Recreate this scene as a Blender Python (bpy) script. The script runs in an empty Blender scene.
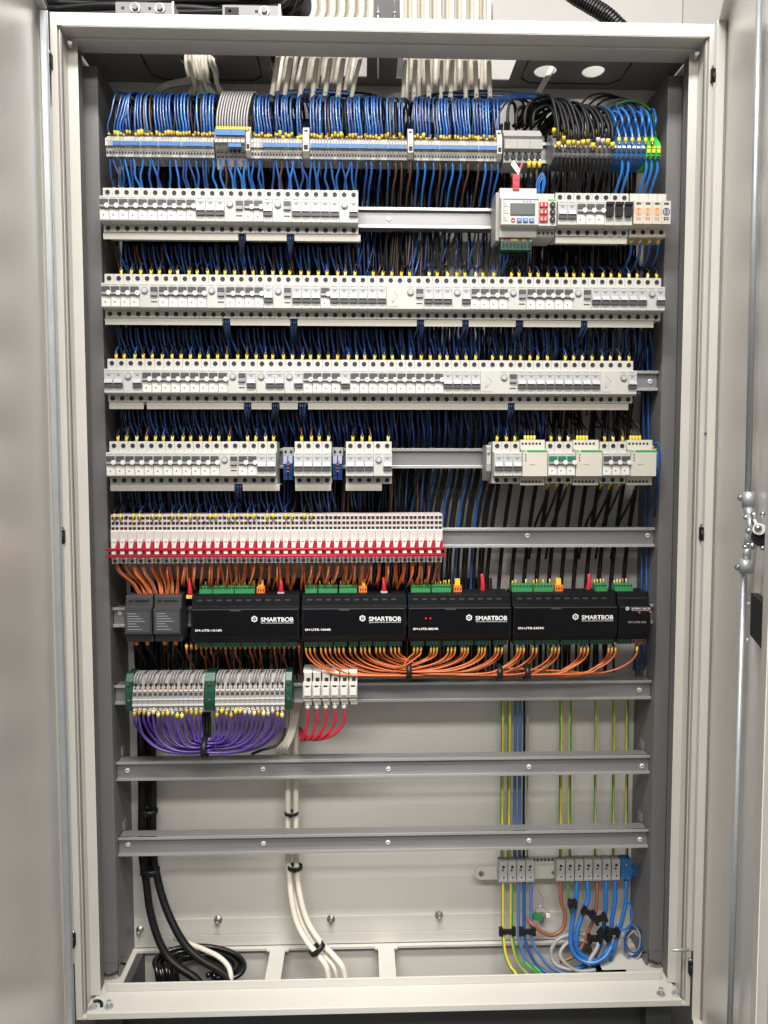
import bpy, bmesh, math, random
from mathutils import Vector, Matrix
random.seed(7)
scene = bpy.context.scene
COL = scene.collection

# ------------------------------------------------------------------ camera
CAM = Vector((-0.0501, -1.332, 1.128))
FW = Vector((0.03196184, 0.99759403, -0.06151898))
RT = Vector((0.99948639, -0.03204423, -0.000353))
UP = Vector((0.00232348, 0.0614761, 0.99810585))
FPX = 756.734
cd = bpy.data.cameras.new("camera")
cam = bpy.data.objects.new("camera", cd)
COL.objects.link(cam)
cam.matrix_world = Matrix(((RT.x, UP.x, -FW.x, CAM.x), (RT.y, UP.y, -FW.y, CAM.y), (RT.z, UP.z, -FW.z, CAM.z), (0, 0, 0, 1)))
cd.sensor_fit = 'VERTICAL'
cd.sensor_height = 36
cd.lens = FPX / 1024 * 36
cd.clip_start = 0.01
cd.clip_end = 100
scene.camera = cam
scene.render.resolution_x = 768
scene.render.resolution_y = 1024

# ------------------------------------------------------------------ light
w = bpy.data.worlds.new("World")
scene.world = w
w.use_nodes = True
bg = w.node_tree.nodes['Background']
bg.inputs[0].default_value = (1.0, 0.97, 0.92, 1)
bg.inputs[1].default_value = 0.60
_tc = w.node_tree.nodes.new('ShaderNodeTexCoord'); _sp = w.node_tree.nodes.new('ShaderNodeSeparateXYZ')
_mr = w.node_tree.nodes.new('ShaderNodeMapRange'); _mx = w.node_tree.nodes.new('ShaderNodeMix'); _mx.data_type = 'RGBA'
_mr.inputs['From Min'].default_value = -0.25; _mr.inputs['From Max'].default_value = 0.25
_mx.inputs[6].default_value = (0.30, 0.29, 0.27, 1); _mx.inputs[7].default_value = (1.0, 0.985, 0.955, 1)
w.node_tree.links.new(_tc.outputs['Generated'], _sp.inputs[0]); w.node_tree.links.new(_sp.outputs['Z'], _mr.inputs['Value'])
w.node_tree.links.new(_mr.outputs[0], _mx.inputs[0]); w.node_tree.links.new(_mx.outputs[2], bg.inputs[0])
def area(name, loc, sx, sy, power, col=(1, 0.970, 0.925), rot=(0, 0, 0)):
    ld = bpy.data.lights.new(name, 'AREA')
    ld.shape = 'RECTANGLE'
    ld.size = sx
    ld.size_y = sy
    ld.energy = power
    ld.color = col
    o = bpy.data.objects.new(name, ld)
    o.location = loc
    o.rotation_euler = rot
    COL.objects.link(o)
    return o
area("ceiling_lamp", (-0.15, -1.28, 3.15), 1.5, 0.35, 108)
area("ceiling_lamp", (0.1, -2.6, 2.95), 3.2, 0.5, 150)
scene.view_settings.view_transform = 'Standard'
scene.view_settings.look = 'None'
scene.view_settings.gamma = 1
scene.view_settings.exposure = 0.20
try:
    scene.cycles.max_bounces = 6
    scene.cycles.diffuse_bounces = 3
    scene.cycles.glossy_bounces = 3
except Exception:
    pass

# ------------------------------------------------------------------ helpers
def at(u, v, y):
    d = FW + RT * ((u - 384) / FPX) + UP * ((512 - v) / FPX)
    return CAM + d * ((y - CAM.y) / d.y)
def ax(u, v, y):
    return at(u, v, y).x
def az(u, v, y):
    return at(u, v, y).z

MATS = {}
def mat(name, col, rough=0.5, metal=0.0, var=0.0, scale=30.0, stretch=None, bump=0.0, emit=None, spec=0.5, rvar=0.0, coat=0.0):
    m = bpy.data.materials.new(name)
    m.use_nodes = True
    nt = m.node_tree
    b = nt.nodes['Principled BSDF']
    c = (col[0], col[1], col[2], 1)
    b.inputs['Base Color'].default_value = c
    b.inputs['Roughness'].default_value = rough
    b.inputs['Metallic'].default_value = metal
    b.inputs['Specular IOR Level'].default_value = spec
    if coat:
        b.inputs['Coat Weight'].default_value = coat
    if emit:
        b.inputs['Emission Color'].default_value = (emit[0], emit[1], emit[2], 1)
        b.inputs['Emission Strength'].default_value = emit[3]
    if var or bump or rvar:
        tc = nt.nodes.new('ShaderNodeTexCoord')
        mp = nt.nodes.new('ShaderNodeMapping')
        if stretch:
            mp.inputs['Scale'].default_value = stretch
        nz = nt.nodes.new('ShaderNodeTexNoise')
        nz.inputs['Scale'].default_value = scale
        nz.inputs['Detail'].default_value = 5
        nt.links.new(tc.outputs['Object'], mp.inputs[0])
        nt.links.new(mp.outputs[0], nz.inputs['Vector'])
        if var:
            cr = nt.nodes.new('ShaderNodeMapRange')
            cr.inputs['From Min'].default_value = 0.3
            cr.inputs['From Max'].default_value = 0.7
            cr.inputs['To Min'].default_value = 1 - var
            cr.inputs['To Max'].default_value = 1 + var * 0.6
            mx = nt.nodes.new('ShaderNodeVectorMath')
            mx.operation = 'SCALE'
            mx.inputs[0].default_value = col[:3]
            nt.links.new(nz.outputs['Fac'], cr.inputs['Value'])
            nt.links.new(cr.outputs[0], mx.inputs['Scale'])
            nt.links.new(mx.outputs[0], b.inputs['Base Color'])
        if rvar:
            r2 = nt.nodes.new('ShaderNodeMapRange')
            r2.inputs['From Min'].default_value = 0.3
            r2.inputs['From Max'].default_value = 0.7
            r2.inputs['To Min'].default_value = rough - rvar
            r2.inputs['To Max'].default_value = rough + rvar
            nt.links.new(nz.outputs['Fac'], r2.inputs['Value'])
            nt.links.new(r2.outputs[0], b.inputs['Roughness'])
        if bump:
            bp = nt.nodes.new('ShaderNodeBump')
            bp.inputs['Strength'].default_value = bump
            bp.inputs['Distance'].default_value = 0.001
            nt.links.new(nz.outputs['Fac'], bp.inputs['Height'])
            nt.links.new(bp.outputs[0], b.inputs['Normal'])
    MATS[name] = m
    return m

mat('cream_paint', (0.56, 0.54, 0.495), 0.45, var=0.05, scale=6, bump=0.15)
mat('back_paint', (0.60, 0.577, 0.535), 0.5, var=0.05, scale=3)
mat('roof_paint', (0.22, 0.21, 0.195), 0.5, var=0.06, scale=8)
mat('door_inner', (0.78, 0.755, 0.72), 0.33, 0.38, var=0.07, scale=1.6, stretch=(0.5, 0.5, 2.2), rvar=0.06)
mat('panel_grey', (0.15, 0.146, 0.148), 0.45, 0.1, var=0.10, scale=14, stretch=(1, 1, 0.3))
mat('panel_dark', (0.06, 0.06, 0.062), 0.5, 0.0, var=0.1, scale=10)
mat('gasket', (0.20, 0.19, 0.175), 0.6, var=0.08)
mat('zinc', (0.46, 0.49, 0.51), 0.42, 0.6, var=0.05, scale=40, rvar=0.04)
mat('rail_metal', (0.27, 0.268, 0.27), 0.36, 0.45, var=0.10, scale=25, stretch=(0.15, 1, 1), rvar=0.07)
mat('screw_bright', (0.80, 0.80, 0.78), 0.35, 0.3)
mat('w_blue_pale', (0.06, 0.14, 0.33), 0.4, coat=0.2)
mat('rail_bright', (0.56, 0.55, 0.54), 0.30, 0.6, var=0.12, scale=25, stretch=(0.15, 1, 1))
mat('steel', (0.62, 0.62, 0.61), 0.25, 1.0, var=0.1, scale=80)
mat('black_plastic', (0.007, 0.007, 0.008), 0.45, spec=0.4)
mat('hole', (0.006, 0.006, 0.007), 0.7)
mat('breaker_white', (0.46, 0.452, 0.425), 0.42, var=0.03, scale=60)
mat('breaker_warm', (0.50, 0.475, 0.41), 0.45, var=0.03, scale=60)
mat('mark_grey', (0.17, 0.17, 0.18), 0.6)
mat('dark_grey', (0.055, 0.057, 0.062), 0.45)
mat('mid_grey', (0.22, 0.225, 0.235), 0.4)
mat('light_grey', (0.40, 0.41, 0.42), 0.35)
mat('term_grey', (0.27, 0.265, 0.255), 0.5, var=0.06, scale=120)
mat('clamp_grey', (0.38, 0.375, 0.365), 0.5, var=0.05)
mat('term_beige', (0.42, 0.40, 0.36), 0.5, var=0.06, scale=120)
mat('strip_blue', (0.020, 0.12, 0.33), 0.45, var=0.08, scale=90)
mat('lcd', (0.12, 0.135, 0.13), 0.15)
mat('green_plug', (0.03, 0.22, 0.07), 0.4, var=0.08, scale=100)
mat('green_dark', (0.008, 0.060, 0.036), 0.4, var=0.1, scale=100)
mat('green_bright', (0.03, 0.42, 0.06), 0.4)
mat('green_toggle', (0.015, 0.14, 0.07), 0.4)
mat('stripe_green', (0.02, 0.30, 0.09), 0.4)
mat('red_plastic', (0.44, 0.012, 0.028), 0.35)
mat('orange_plug', (0.75, 0.17, 0.02), 0.4)
mat('orange_print', (0.75, 0.30, 0.10), 0.5)
mat('violet_print', (0.05, 0.03, 0.16), 0.5)
mat('button_blue', (0.02, 0.14, 0.50), 0.4)
mat('yellow', (0.70, 0.50, 0.03), 0.45, var=0.12, scale=300)
mat('yellow_pale', (0.72, 0.60, 0.22), 0.45)
mat('relay_white', (0.52, 0.46, 0.435), 0.42, var=0.03, scale=90)
mat('relay_grey', (0.034, 0.034, 0.037), 0.5, var=0.06, scale=60)
mat('device_black', (0.006, 0.006, 0.007), 0.40, spec=0.2, var=0.1, scale=40)
mat('device_gloss', (0.003, 0.003, 0.004), 0.18, spec=0.3)
mat('print_white', (0.75, 0.75, 0.75), 0.5)
mat('print_grey', (0.35, 0.35, 0.36), 0.5)
mat('led_red', (0.6, 0.01, 0.02), 0.3, emit=(1, 0.03, 0.05, 1.6))
mat('led_red_dim', (0.3, 0.01, 0.02), 0.3, emit=(1, 0.02, 0.04, 0.25))
mat('w_blue', (0.007, 0.068, 0.25), 0.38, coat=0.2)
mat('w_blue_deep', (0.006, 0.038, 0.155), 0.38, coat=0.2)
mat('w_navy', (0.004, 0.018, 0.07), 0.4, coat=0.2)
mat('w_sky', (0.012, 0.125, 0.40), 0.35, coat=0.3)
mat('w_black', (0.004, 0.004, 0.005), 0.5, spec=0.3)
mat('w_black_gloss', (0.005, 0.005, 0.006), 0.3, coat=0.3)
mat('yellow_dim', (0.46, 0.31, 0.03), 0.45, var=0.2, scale=300)
mat('w_brown', (0.06, 0.024, 0.012), 0.42)
mat('w_copperbrown', (0.24, 0.085, 0.045), 0.4)
mat('w_grey', (0.30, 0.29, 0.28), 0.42)
mat('w_darkgrey', (0.10, 0.10, 0.10), 0.42)
mat('w_white', (0.66, 0.61, 0.52), 0.5, var=0.04, scale=40)
mat('w_orange', (0.47, 0.108, 0.018), 0.4)
mat('w_rust', (0.36, 0.078, 0.018), 0.42)
mat('w_purple', (0.058, 0.024, 0.19), 0.38, coat=0.2)
mat('w_red', (0.42, 0.012, 0.035), 0.4)
mat('w_green', (0.05, 0.25, 0.05), 0.4)
mat('w_yellow', (0.62, 0.50, 0.03), 0.4)
mat('wall_paint', (0.42, 0.41, 0.39), 0.8, var=0.04, scale=4)
mat('wall_board', (0.40, 0.385, 0.37), 0.8, var=0.05, scale=5)
mat('floor_dark', (0.035, 0.034, 0.034), 0.6, var=0.2, scale=12)
mat('paper_white', (0.78, 0.77, 0.74), 0.7)
mat('plastic_white', (0.60, 0.59, 0.56), 0.5)

class MB:
    def __init__(s):
        s.v = []; s.f = []; s.m = []; s.names = []; s.sm = []
    def mi(s, name):
        if name not in s.names:
            s.names.append(name)
        return s.names.index(name)
    def face(s, idx, m, smooth=False):
        s.f.append(idx); s.m.append(s.mi(m)); s.sm.append(smooth)
    def box(s, x0, x1, y0, y1, z0, z1, m):
        if x0 > x1: x0, x1 = x1, x0
        if y0 > y1: y0, y1 = y1, y0
        if z0 > z1: z0, z1 = z1, z0
        b = len(s.v)
        s.v += [(x0,y0,z0),(x1,y0,z0),(x1,y1,z0),(x0,y1,z0),(x0,y0,z1),(x1,y0,z1),(x1,y1,z1),(x0,y1,z1)]
        for q in ((0,1,5,4),(1,2,6,5),(2,3,7,6),(3,0,4,7),(4,5,6,7),(3,2,1,0)):
            s.face([b+i for i in q], m)
        return s
    def prism(s, prof, x0, x1, m, ch=0.0):
        """prof = list of (y,z) clockwise or not, extruded along x; ch = small end chamfer"""
        n = len(prof)
        cy = sum(p[0] for p in prof)/n; cz = sum(p[1] for p in prof)/n
        def ring(x, inset):
            b = len(s.v)
            for (y, z) in prof:
                dy, dz = y-cy, z-cz
                L = math.hypot(dy, dz) or 1
                s.v.append((x, y-dy/L*inset, z-dz/L*inset))
            return b
        if ch > 0:
            rs = [ring(x0, ch), ring(x0+ch, 0), ring(x1-ch, 0), ring(x1, ch)]
        else:
            rs = [ring(x0, 0), ring(x1, 0)]
        for a, b in zip(rs[:-1], rs[1:]):
            for i in range(n):
                j = (i+1) % n
                s.face([a+i, a+j, b+j, b+i], m)
        s.face([rs[0]+i for i in range(n)], m)
        s.face([rs[-1]+i for i in reversed(range(n))], m)
        return s
    def plate(s, poly, y0, y1, m):
        """poly = list of (x,z) extruded along y"""
        n = len(poly); b = len(s.v)
        for y in (y0, y1):
            for (x, z) in poly:
                s.v.append((x, y, z))
        for i in range(n):
            j = (i+1) % n
            s.face([b+i, b+j, b+n+j, b+n+i], m)
        s.face([b+i for i in range(n)], m)
        s.face([b+n+i for i in reversed(range(n))], m)
        return s
    def cyl(s, p0, p1, r, m, n=12, r1=None, cap=True, smooth=True):
        p0 = Vector(p0); p1 = Vector(p1)
        if r1 is None: r1 = r
        t = (p1-p0).normalized()
        a = t.orthogonal().normalized(); c = t.cross(a)
        b = len(s.v)
        for p, rr in ((p0, r), (p1, r1)):
            for i in range(n):
                an = 2*math.pi*i/n
                s.v.append(tuple(p + a*math.cos(an)*rr + c*math.sin(an)*rr))
        for i in range(n):
            j = (i+1) % n
            s.face([b+i, b+j, b+n+j, b+n+i], m, smooth)
        if cap:
            s.face([b+i for i in reversed(range(n))], m)
            s.face([b+n+i for i in range(n)], m)
        return s
    def ring(s, c, r0, r1, y0, y1, m, n=14, a0=0, a1=2*math.pi, ez=1.0):
        """flat ring in the xz plane, from depth y0 to y1"""
        full = abs(a1-a0-2*math.pi) < 1e-6
        k = n if full else n+1
        b = len(s.v)
        for i in range(k):
            an = a0+(a1-a0)*i/n
            for r in (r0, r1):
                for y in (y0, y1):
                    s.v.append((c[0]+math.cos(an)*r, y, c[1]+math.sin(an)*r*ez))
        for i in range(n):
            j = (i+1) % k
            p, q = b+4*i, b+4*j
            s.face([p, p+2, q+2, q], m); s.face([p+1, q+1, q+3, p+3], m)
            s.face([p, q, q+1, p+1], m); s.face([p+2, p+3, q+3, q+2], m)
        return s
    def tube(s, pts, r, m, n=6, sub=5, m2=None, cap=True, rend=None):
        P = spline(pts, sub)
        b = len(s.v)
        N = len(P)
        prev = None
        for i, p in enumerate(P):
            t = (P[min(i+1, N-1)] - P[max(i-1, 0)])
            if t.length < 1e-9: t = Vector((0, 0, 1))
            t.normalize()
            if prev is None:
                a = t.cross(Vector((0, 1, 0)))
                if a.length < 0.1: a = t.cross(Vector((1, 0, 0)))
            else:
                a = prev - t*prev.dot(t)
            a.normalize(); prev = a
            c = t.cross(a)
            rr = r if rend is None else r+(rend-r)*i/(N-1)
            for k in range(n):
                an = 2*math.pi*(k+0.5)/n
                s.v.append(tuple(p + a*math.cos(an)*rr + c*math.sin(an)*rr))
        for i in range(N-1):
            for k in range(n):
                j = (k+1) % n
                mm = m2 if (m2 and (k < n/4 or k >= 3*n/4)) else m
                s.face([b+i*n+k, b+i*n+j, b+(i+1)*n+j, b+(i+1)*n+k], mm, True)
        if cap:
            s.face([b+k for k in reversed(range(n))], m)
            s.face([b+(N-1)*n+k for k in range(n)], m)
        return s
    def ball(s, c, r, m, sz=1.0, seg=10, rings=6):
        b = len(s.v)
        for i in range(1, rings):
            th = math.pi*i/rings
            for k in range(seg):
                ph = 2*math.pi*k/seg
                s.v.append((c[0]+r*math.sin(th)*math.cos(ph), c[1]+r*math.sin(th)*math.sin(ph), c[2]+r*sz*math.cos(th)))
        t = len(s.v); s.v.append((c[0], c[1], c[2]+r*sz)); s.v.append((c[0], c[1], c[2]-r*sz))
        for i in range(rings-2):
            for k in range(seg):
                j = (k+1) % seg
                s.face([b+i*seg+k, b+i*seg+j, b+(i+1)*seg+j, b+(i+1)*seg+k], m, True)
        for k in range(seg):
            j = (k+1) % seg
            s.face([t, b+j, b+k], m, True)
            s.face([t+1, b+(rings-2)*seg+k, b+(rings-2)*seg+j], m, True)
        return s
    def build(s, name, parent=None, origin=None, loc=None, bevel=0.0):
        me = bpy.data.meshes.new(name)
        o0 = Vector(origin) if origin is not None else Vector((0, 0, 0))
        me.from_pydata([tuple(Vector(v)-o0) for v in s.v], [], s.f)
        for nme in s.names:
            me.materials.append(MATS[nme])
        me.polygons.foreach_set('material_index', s.m)
        me.polygons.foreach_set('use_smooth', s.sm)
        bm = bmesh.new(); bm.from_mesh(me)
        bmesh.ops.recalc_face_normals(bm, faces=bm.faces)
        bm.to_mesh(me); bm.free()
        me.update()
        o = bpy.data.objects.new(name, me)
        COL.objects.link(o)
        if origin is not None: o.location = o0
        if loc is not None: o.location = loc
        if parent is not None:
            o.parent = parent
            KIDS.setdefault(parent.name, []).append(o)
        if bevel:
            bv = o.modifiers.new('Bevel', 'BEVEL')
            bv.width = bevel; bv.segments = 2; bv.limit_method = 'ANGLE'
        return o
KIDS = {}
def spline(pts, sub):
    P = [Vector(p) for p in pts]
    if len(P) < 3: return P
    out = []
    Q = [P[0]*2-P[1]] + P + [P[-1]*2-P[-2]]
    for i in range(1, len(Q)-2):
        p0, p1, p2, p3 = Q[i-1], Q[i], Q[i+1], Q[i+2]
        for k in range(sub):
            t = k/sub
            out.append(0.5*((2*p1)+(p2-p0)*t+(2*p0-5*p1+4*p2-p3)*t*t+(3*p1-p0-3*p2+p3)*t**3))
    out.append(P[-1])
    return out
def tag(o, label, cat, group=None, kind=None):
    o['label'] = label
    o['category'] = cat
    if group: o['group'] = group
    if kind: o['kind'] = kind
    return o
def empty(name, loc):
    o = bpy.data.objects.new(name, None)
    o.empty_display_size = 0.02
    o.location = loc
    COL.objects.link(o)
    return o
def dup(root, loc):
    r = root.copy(); COL.objects.link(r); r.location = loc
    for ch in KIDS.get(root.name, []):
        c = ch.copy(); COL.objects.link(c); c.parent = r
        KIDS.setdefault(r.name, []).append(c)
        for g in KIDS.get(ch.name, []):
            d = g.copy(); COL.objects.link(d); d.parent = c
            KIDS.setdefault(c.name, []).append(d)
    return r
def text(name, s, x, z, y, h, m, parent, width=None, bold=0.0, origin=(0, 0, 0)):
    cu = bpy.data.curves.new(name, 'FONT')
    cu.body = s
    cu.size = h / 0.70
    cu.offset = bold
    cu.extrude = 0.0
    to = bpy.data.objects.new(name, cu)
    COL.objects.link(to)
    dg = bpy.context.evaluated_depsgraph_get(); dg.update()
    me = bpy.data.meshes.new_from_object(to.evaluated_get(dg))
    bpy.data.objects.remove(to)
    xs = [v.co.x for v in me.vertices]
    k = 1.0
    if width: k = width/(max(xs)-min(xs))
    x0 = min(xs)
    for v in me.vertices:
        v.co = Vector(((v.co.x-x0)*k, 0, v.co.y))
    me.materials.clear(); me.materials.append(MATS[m])
    o = bpy.data.objects.new(name, me)
    COL.objects.link(o)
    o.location = (x-origin[0], y-origin[1], z-origin[2])
    if parent is not None:
        o.parent = parent
        KIDS.setdefault(parent.name, []).append(o)
    return o
def ordn(n):
    if n % 100 in (11, 12, 13): return f"{n}th"
    return f"{n}{ {1:'st',2:'nd',3:'rd'}.get(n%10,'th') }"

RY = 0.1086                                # depth of the rail lips
RZ = {k: 0.9892-0.15*(k-5) for k in range(1, 10)}
RZ[0] = 1.7100
RZ[4] += 0.0022
YB = 0.2037                                # back panel
ZT = 1.8644

# ------------------------------------------------------------------ the room
MB().box(-3, 3, 0.34, 0.36, -0.2, 3.2, 'wall_paint').build('wall')['kind'] = 'structure'
MB().box(-3, 3, -4, 0.34, -0.02, 0.0, 'floor_dark').build('floor')['kind'] = 'structure'
m = MB().box(-3, 3, -4, 0.36, 3.2, 3.22, 'wall_paint').build('ceiling')
m['kind'] = 'structure'

# ------------------------------------------------------------------ cabinet
cab = empty('electrical_cabinet', (0, 0.1, 0.0))
tag(cab, 'open cream steel electrical cabinet with both doors swung out, filled with wired rows', 'cabinet')
def cpart(mb, name, bevel=0.0, parent=cab):
    o = mb.build(name, parent, bevel=bevel)
    o.location = (0, -0.1, 0) if parent is cab else (0, 0, 0)
    return o
XF, XI = 0.569, 0.5475
XO = {-1: 0.5670, 1: 0.5625}
XN = {-1: 0.5560, 1: 0.5545}
f = MB()
for s in (-1, 1):
    f.box(s*XN[s], s*XO[s], 0, 0.20, 0.128, 1.8855, 'cream_paint')        # front face of upright and outer side
    B_ = at(79.0, 130, 0.054).x if s < 0 else at(682.3, 360, 0.054).x       # inner flange and its return wall
    q_ = len(f.v)
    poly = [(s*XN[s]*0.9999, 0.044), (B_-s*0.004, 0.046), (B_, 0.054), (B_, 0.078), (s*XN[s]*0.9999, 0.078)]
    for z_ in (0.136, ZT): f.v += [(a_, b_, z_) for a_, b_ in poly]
    for i_ in range(5): f.face([q_+i_, q_+(i_+1) % 5, q_+5+(i_+1) % 5, q_+5+i_], 'panel_grey' if i_ == 2 else 'cream_paint')  # return wall of the cream frame in grey, its shade put into the colour
    f.face([q_+i_ for i_ in range(5)], 'cream_paint'); f.face([q_+5+i_ for i_ in range(5)], 'cream_paint')
f.box(-XN[-1], XN[1], 0, 0.0785, ZT, 1.8855, 'cream_paint')
f.box(-0.5475, 0.5475, 0.036, 0.0785, ZT-0.004, ZT-0.0002, 'cream_paint')
f.box(-0.5475, 0.5475, 0.0005, 0.012, ZT-0.0015, ZT-0.0002, 'cream_paint')
fr = cpart(f, 'frame', 0.0012)
for s in (-1, 1):
    g = MB()
    G0 = at(64.4, 130, 0.010).x if s < 0 else at(696.6, 360, 0.010).x
    g.box(G0, s*XN[s]*0.9998, 0.008, 0.013, 0.1345, ZT-0.001, 'gasket'); g.box(G0+s*0.0015, G0+s*0.0028, 0.005, 0.0079, 0.1345, ZT-0.001, 'cream_paint')
    cpart(g, 'gasket')
for s in (-1, 1):
    b = MB()
    b.cyl((s*0.5480, 0.040, ZT-0.014), (s*0.5440, 0.026, ZT-0.014), 0.0036, 'cream_paint', 12)
    cpart(b, 'bolt')
# side panels: dark grey channels
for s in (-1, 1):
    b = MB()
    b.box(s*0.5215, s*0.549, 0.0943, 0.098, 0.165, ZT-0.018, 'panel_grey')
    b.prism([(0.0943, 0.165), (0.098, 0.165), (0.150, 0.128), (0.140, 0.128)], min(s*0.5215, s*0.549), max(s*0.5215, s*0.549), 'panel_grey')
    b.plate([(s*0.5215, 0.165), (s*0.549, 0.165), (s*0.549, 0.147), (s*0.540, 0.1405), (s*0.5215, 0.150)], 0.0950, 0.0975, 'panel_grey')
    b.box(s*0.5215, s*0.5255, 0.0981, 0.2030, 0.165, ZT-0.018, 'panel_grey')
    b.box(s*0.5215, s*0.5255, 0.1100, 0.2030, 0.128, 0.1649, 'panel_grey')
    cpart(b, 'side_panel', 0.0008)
# back panel
b = MB()
b.box(-0.5534, 0.5534, YB, YB+0.002, 0.02, 1.880, 'back_paint')
cpart(b, 'back_panel')
b = MB()
b.box(-0.521, 0.521, YB-0.004, YB-0.0002, 0.150, 0.186, 'cream_paint')
b.box(-0.521, 0.521, YB-0.004, YB-0.0002, 0.1262, 0.1498, 'cream_paint')
lip = cpart(b, 'back_flange', 0.0008)
for (u, v) in ((140, 930), (218, 920), (331, 919), (439, 915), (541, 916)):
    p = at(u, v, YB-0.006)
    b = MB()
    b.cyl((p.x, YB-0.0041, p.z), (p.x, YB-0.0055, p.z), 0.0085, 'steel', 14)
    b.cyl((p.x, YB-0.0055, p.z), (p.x, YB-0.011, p.z), 0.0058, 'steel', 6, smooth=False)
    b.cyl((p.x, YB-0.011, p.z), (p.x, YB-0.020, p.z), 0.0032, 'steel', 8)
    cpart(b, 'bolt')
# roof with openings (2-D filled curve with holes, turned into a mesh)
cu = bpy.data.curves.new('roof', 'CURVE'); cu.dimensions = '2D'; cu.fill_mode = 'BOTH'; cu.extrude = 0.001
def loop2(pts):
    sp = cu.splines.new('POLY'); sp.points.add(len(pts)-1)
    for i, p in enumerate(pts): sp.points[i].co = (p[0], p[1], 0, 1)
    sp.use_cyclic_u = True
loop2([(-0.553, 0.0788), (0.553, 0.0788), (0.553, YB-0.0003), (-0.553, YB-0.0003)])
loop2([(-0.212, 0.084), (-0.035, 0.084), (-0.035, 0.17), (-0.212, 0.17)])
loop2([(0.022, 0.084), (0.240, 0.084), (0.240, 0.172), (0.022, 0.172)])
def circ(cx, cy, r): loop2([(cx+r*math.cos(a*math.pi/12), cy+r*math.sin(a*math.pi/12)) for a in range(24)])
circ(-0.345, 0.118, 0.032)
circ(0.3027, 0.138, 0.021)
circ(0.3936, 0.136, 0.021)
tmp = bpy.data.objects.new('roof', cu); COL.objects.link(tmp)
dg = bpy.context.evaluated_depsgraph_get(); dg.update()
me = bpy.data.meshes.new_from_object(tmp.evaluated_get(dg))
bpy.data.objects.remove(tmp)
me.materials.clear(); me.materials.append(MATS['roof_paint'])
ro = bpy.data.objects.new('roof', me); COL.objects.link(ro); ro.parent = cab; ro.location = (0, -0.1, 1.8728)
# gland plate rims (dark gasket lines on the roof)
def rim(x0, x1, y0, y1, c=0.018):
    pts = [(x0+c, y0), (x0, y0+c), (x0, y1-c), (x0+c, y1), (x1-c, y1), (x1, y1-c), (x1, y0+c), (x1-c, y0), (x0+c, y0)]
    b = MB()
    for p, q in zip(pts[:-1], pts[1:]):
        b.cyl((p[0], p[1], 1.8712), (q[0], q[1], 1.8712), 0.0012, 'black_plastic', 5)
    cpart(b, 'gland_plate_seal')
rim(-0.445, -0.235, 0.082, 0.188)
rim(0.262, 0.455, 0.082, 0.180)
# bright zinc reinforcing tabs at the cable openings
# floor tray
b = MB()
b.box(-XI, XI, 0.0, 0.0565, 0.122, 0.1345, 'cream_paint')
b.box(-XO[-1], -XI, 0.0, 0.0565, 0.122, 0.1278, 'cream_paint')
b.box(XI, XO[1], 0.0, 0.0565, 0.122, 0.1278, 'cream_paint')
b.box(-0.530, 0.531, 0.0567, 0.0600, 0.122, 0.1500, 'cream_paint')
b.box(-0.530, 0.531, 0.0602, 0.082, 0.120, 0.1252, 'cream_paint')
b.box(-0.5535, -0.5302, 0.0567, 0.0785, 0.118, 0.1345, 'cream_paint')
b.box(0.5312, 0.5535, 0.0567, 0.0785, 0.118, 0.1345, 'cream_paint')
cpart(b, 'floor_tray', 0.0012)
b = MB()
b.box(-0.5535, 0.5535, 0.0822, 0.094, 0.120, 0.1252, 'cream_paint')
b.box(-0.5535, 0.5535, 0.190, YB-0.0042, 0.120, 0.1252, 'cream_paint')
for x0, x1 in ((-0.5535, -0.512), (-0.238, -0.207), (-0.014, 0.0195), (0.478, 0.5535)):
    b.box(x0, x1, 0.0942, 0.1898, 0.1205, 0.1250, 'cream_paint')
for x in (-0.238, -0.207, -0.014, 0.0195):
    b.box(x-0.007, x+0.007, 0.184, 0.1899, 0.1207, 0.1249, 'cream_paint')
b.plate([(0.43, 0.1255), (0.52, 0.1255), (0.52, 0.1262), (0.43, 0.1262)], 0.10, 0.19, 'cream_paint')
cpart(b, 'gland_floor', 0.0008)
# plinth
b = MB()
b.box(-0.55, -0.50, 0.05, 0.20, 0.0, 0.1195, 'panel_dark')
b.box(0.50, 0.55, 0.05, 0.20, 0.0, 0.1195, 'panel_dark')
b.box(-0.4998, 0.4998, 0.075, 0.08, 0.0, 0.1195, 'panel_dark')
b.box(-0.4998, 0.4998, 0.0802, 0.203, 0.001, 0.004, 'gasket')
cpart(b, 'plinth')
# tray screws
for (u, v, k) in ((93, 1005, 0), (109, 1006, 1), (661, 990, 1), (676, 991, 0)):
    p = at(u, v, 0.016)
    b = MB()
    zt = 0.1345
    b.cyl((p.x, 0.016, zt), (p.x, 0.016, zt+0.0015), 0.008, 'zinc', 14)
    if k: b.cyl((p.x, 0.016, zt+0.0015), (p.x, 0.016, zt+0.012), 0.004, 'zinc', 8)
    else: b.cyl((p.x, 0.016, zt+0.0015), (p.x, 0.016, zt+0.005), 0.0058, 'zinc', 6, smooth=False)
    cpart(b, 'tray_screw')
b = MB()
b.tube([(-0.546, 0.029, 0.1362), (-0.537, 0.030, 0.1362), (-0.530, 0.025, 0.1362), (-0.526, 0.015, 0.1362)], 0.0030, 'black_plastic', 6)
cpart(b, 'earth_lead')
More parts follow.
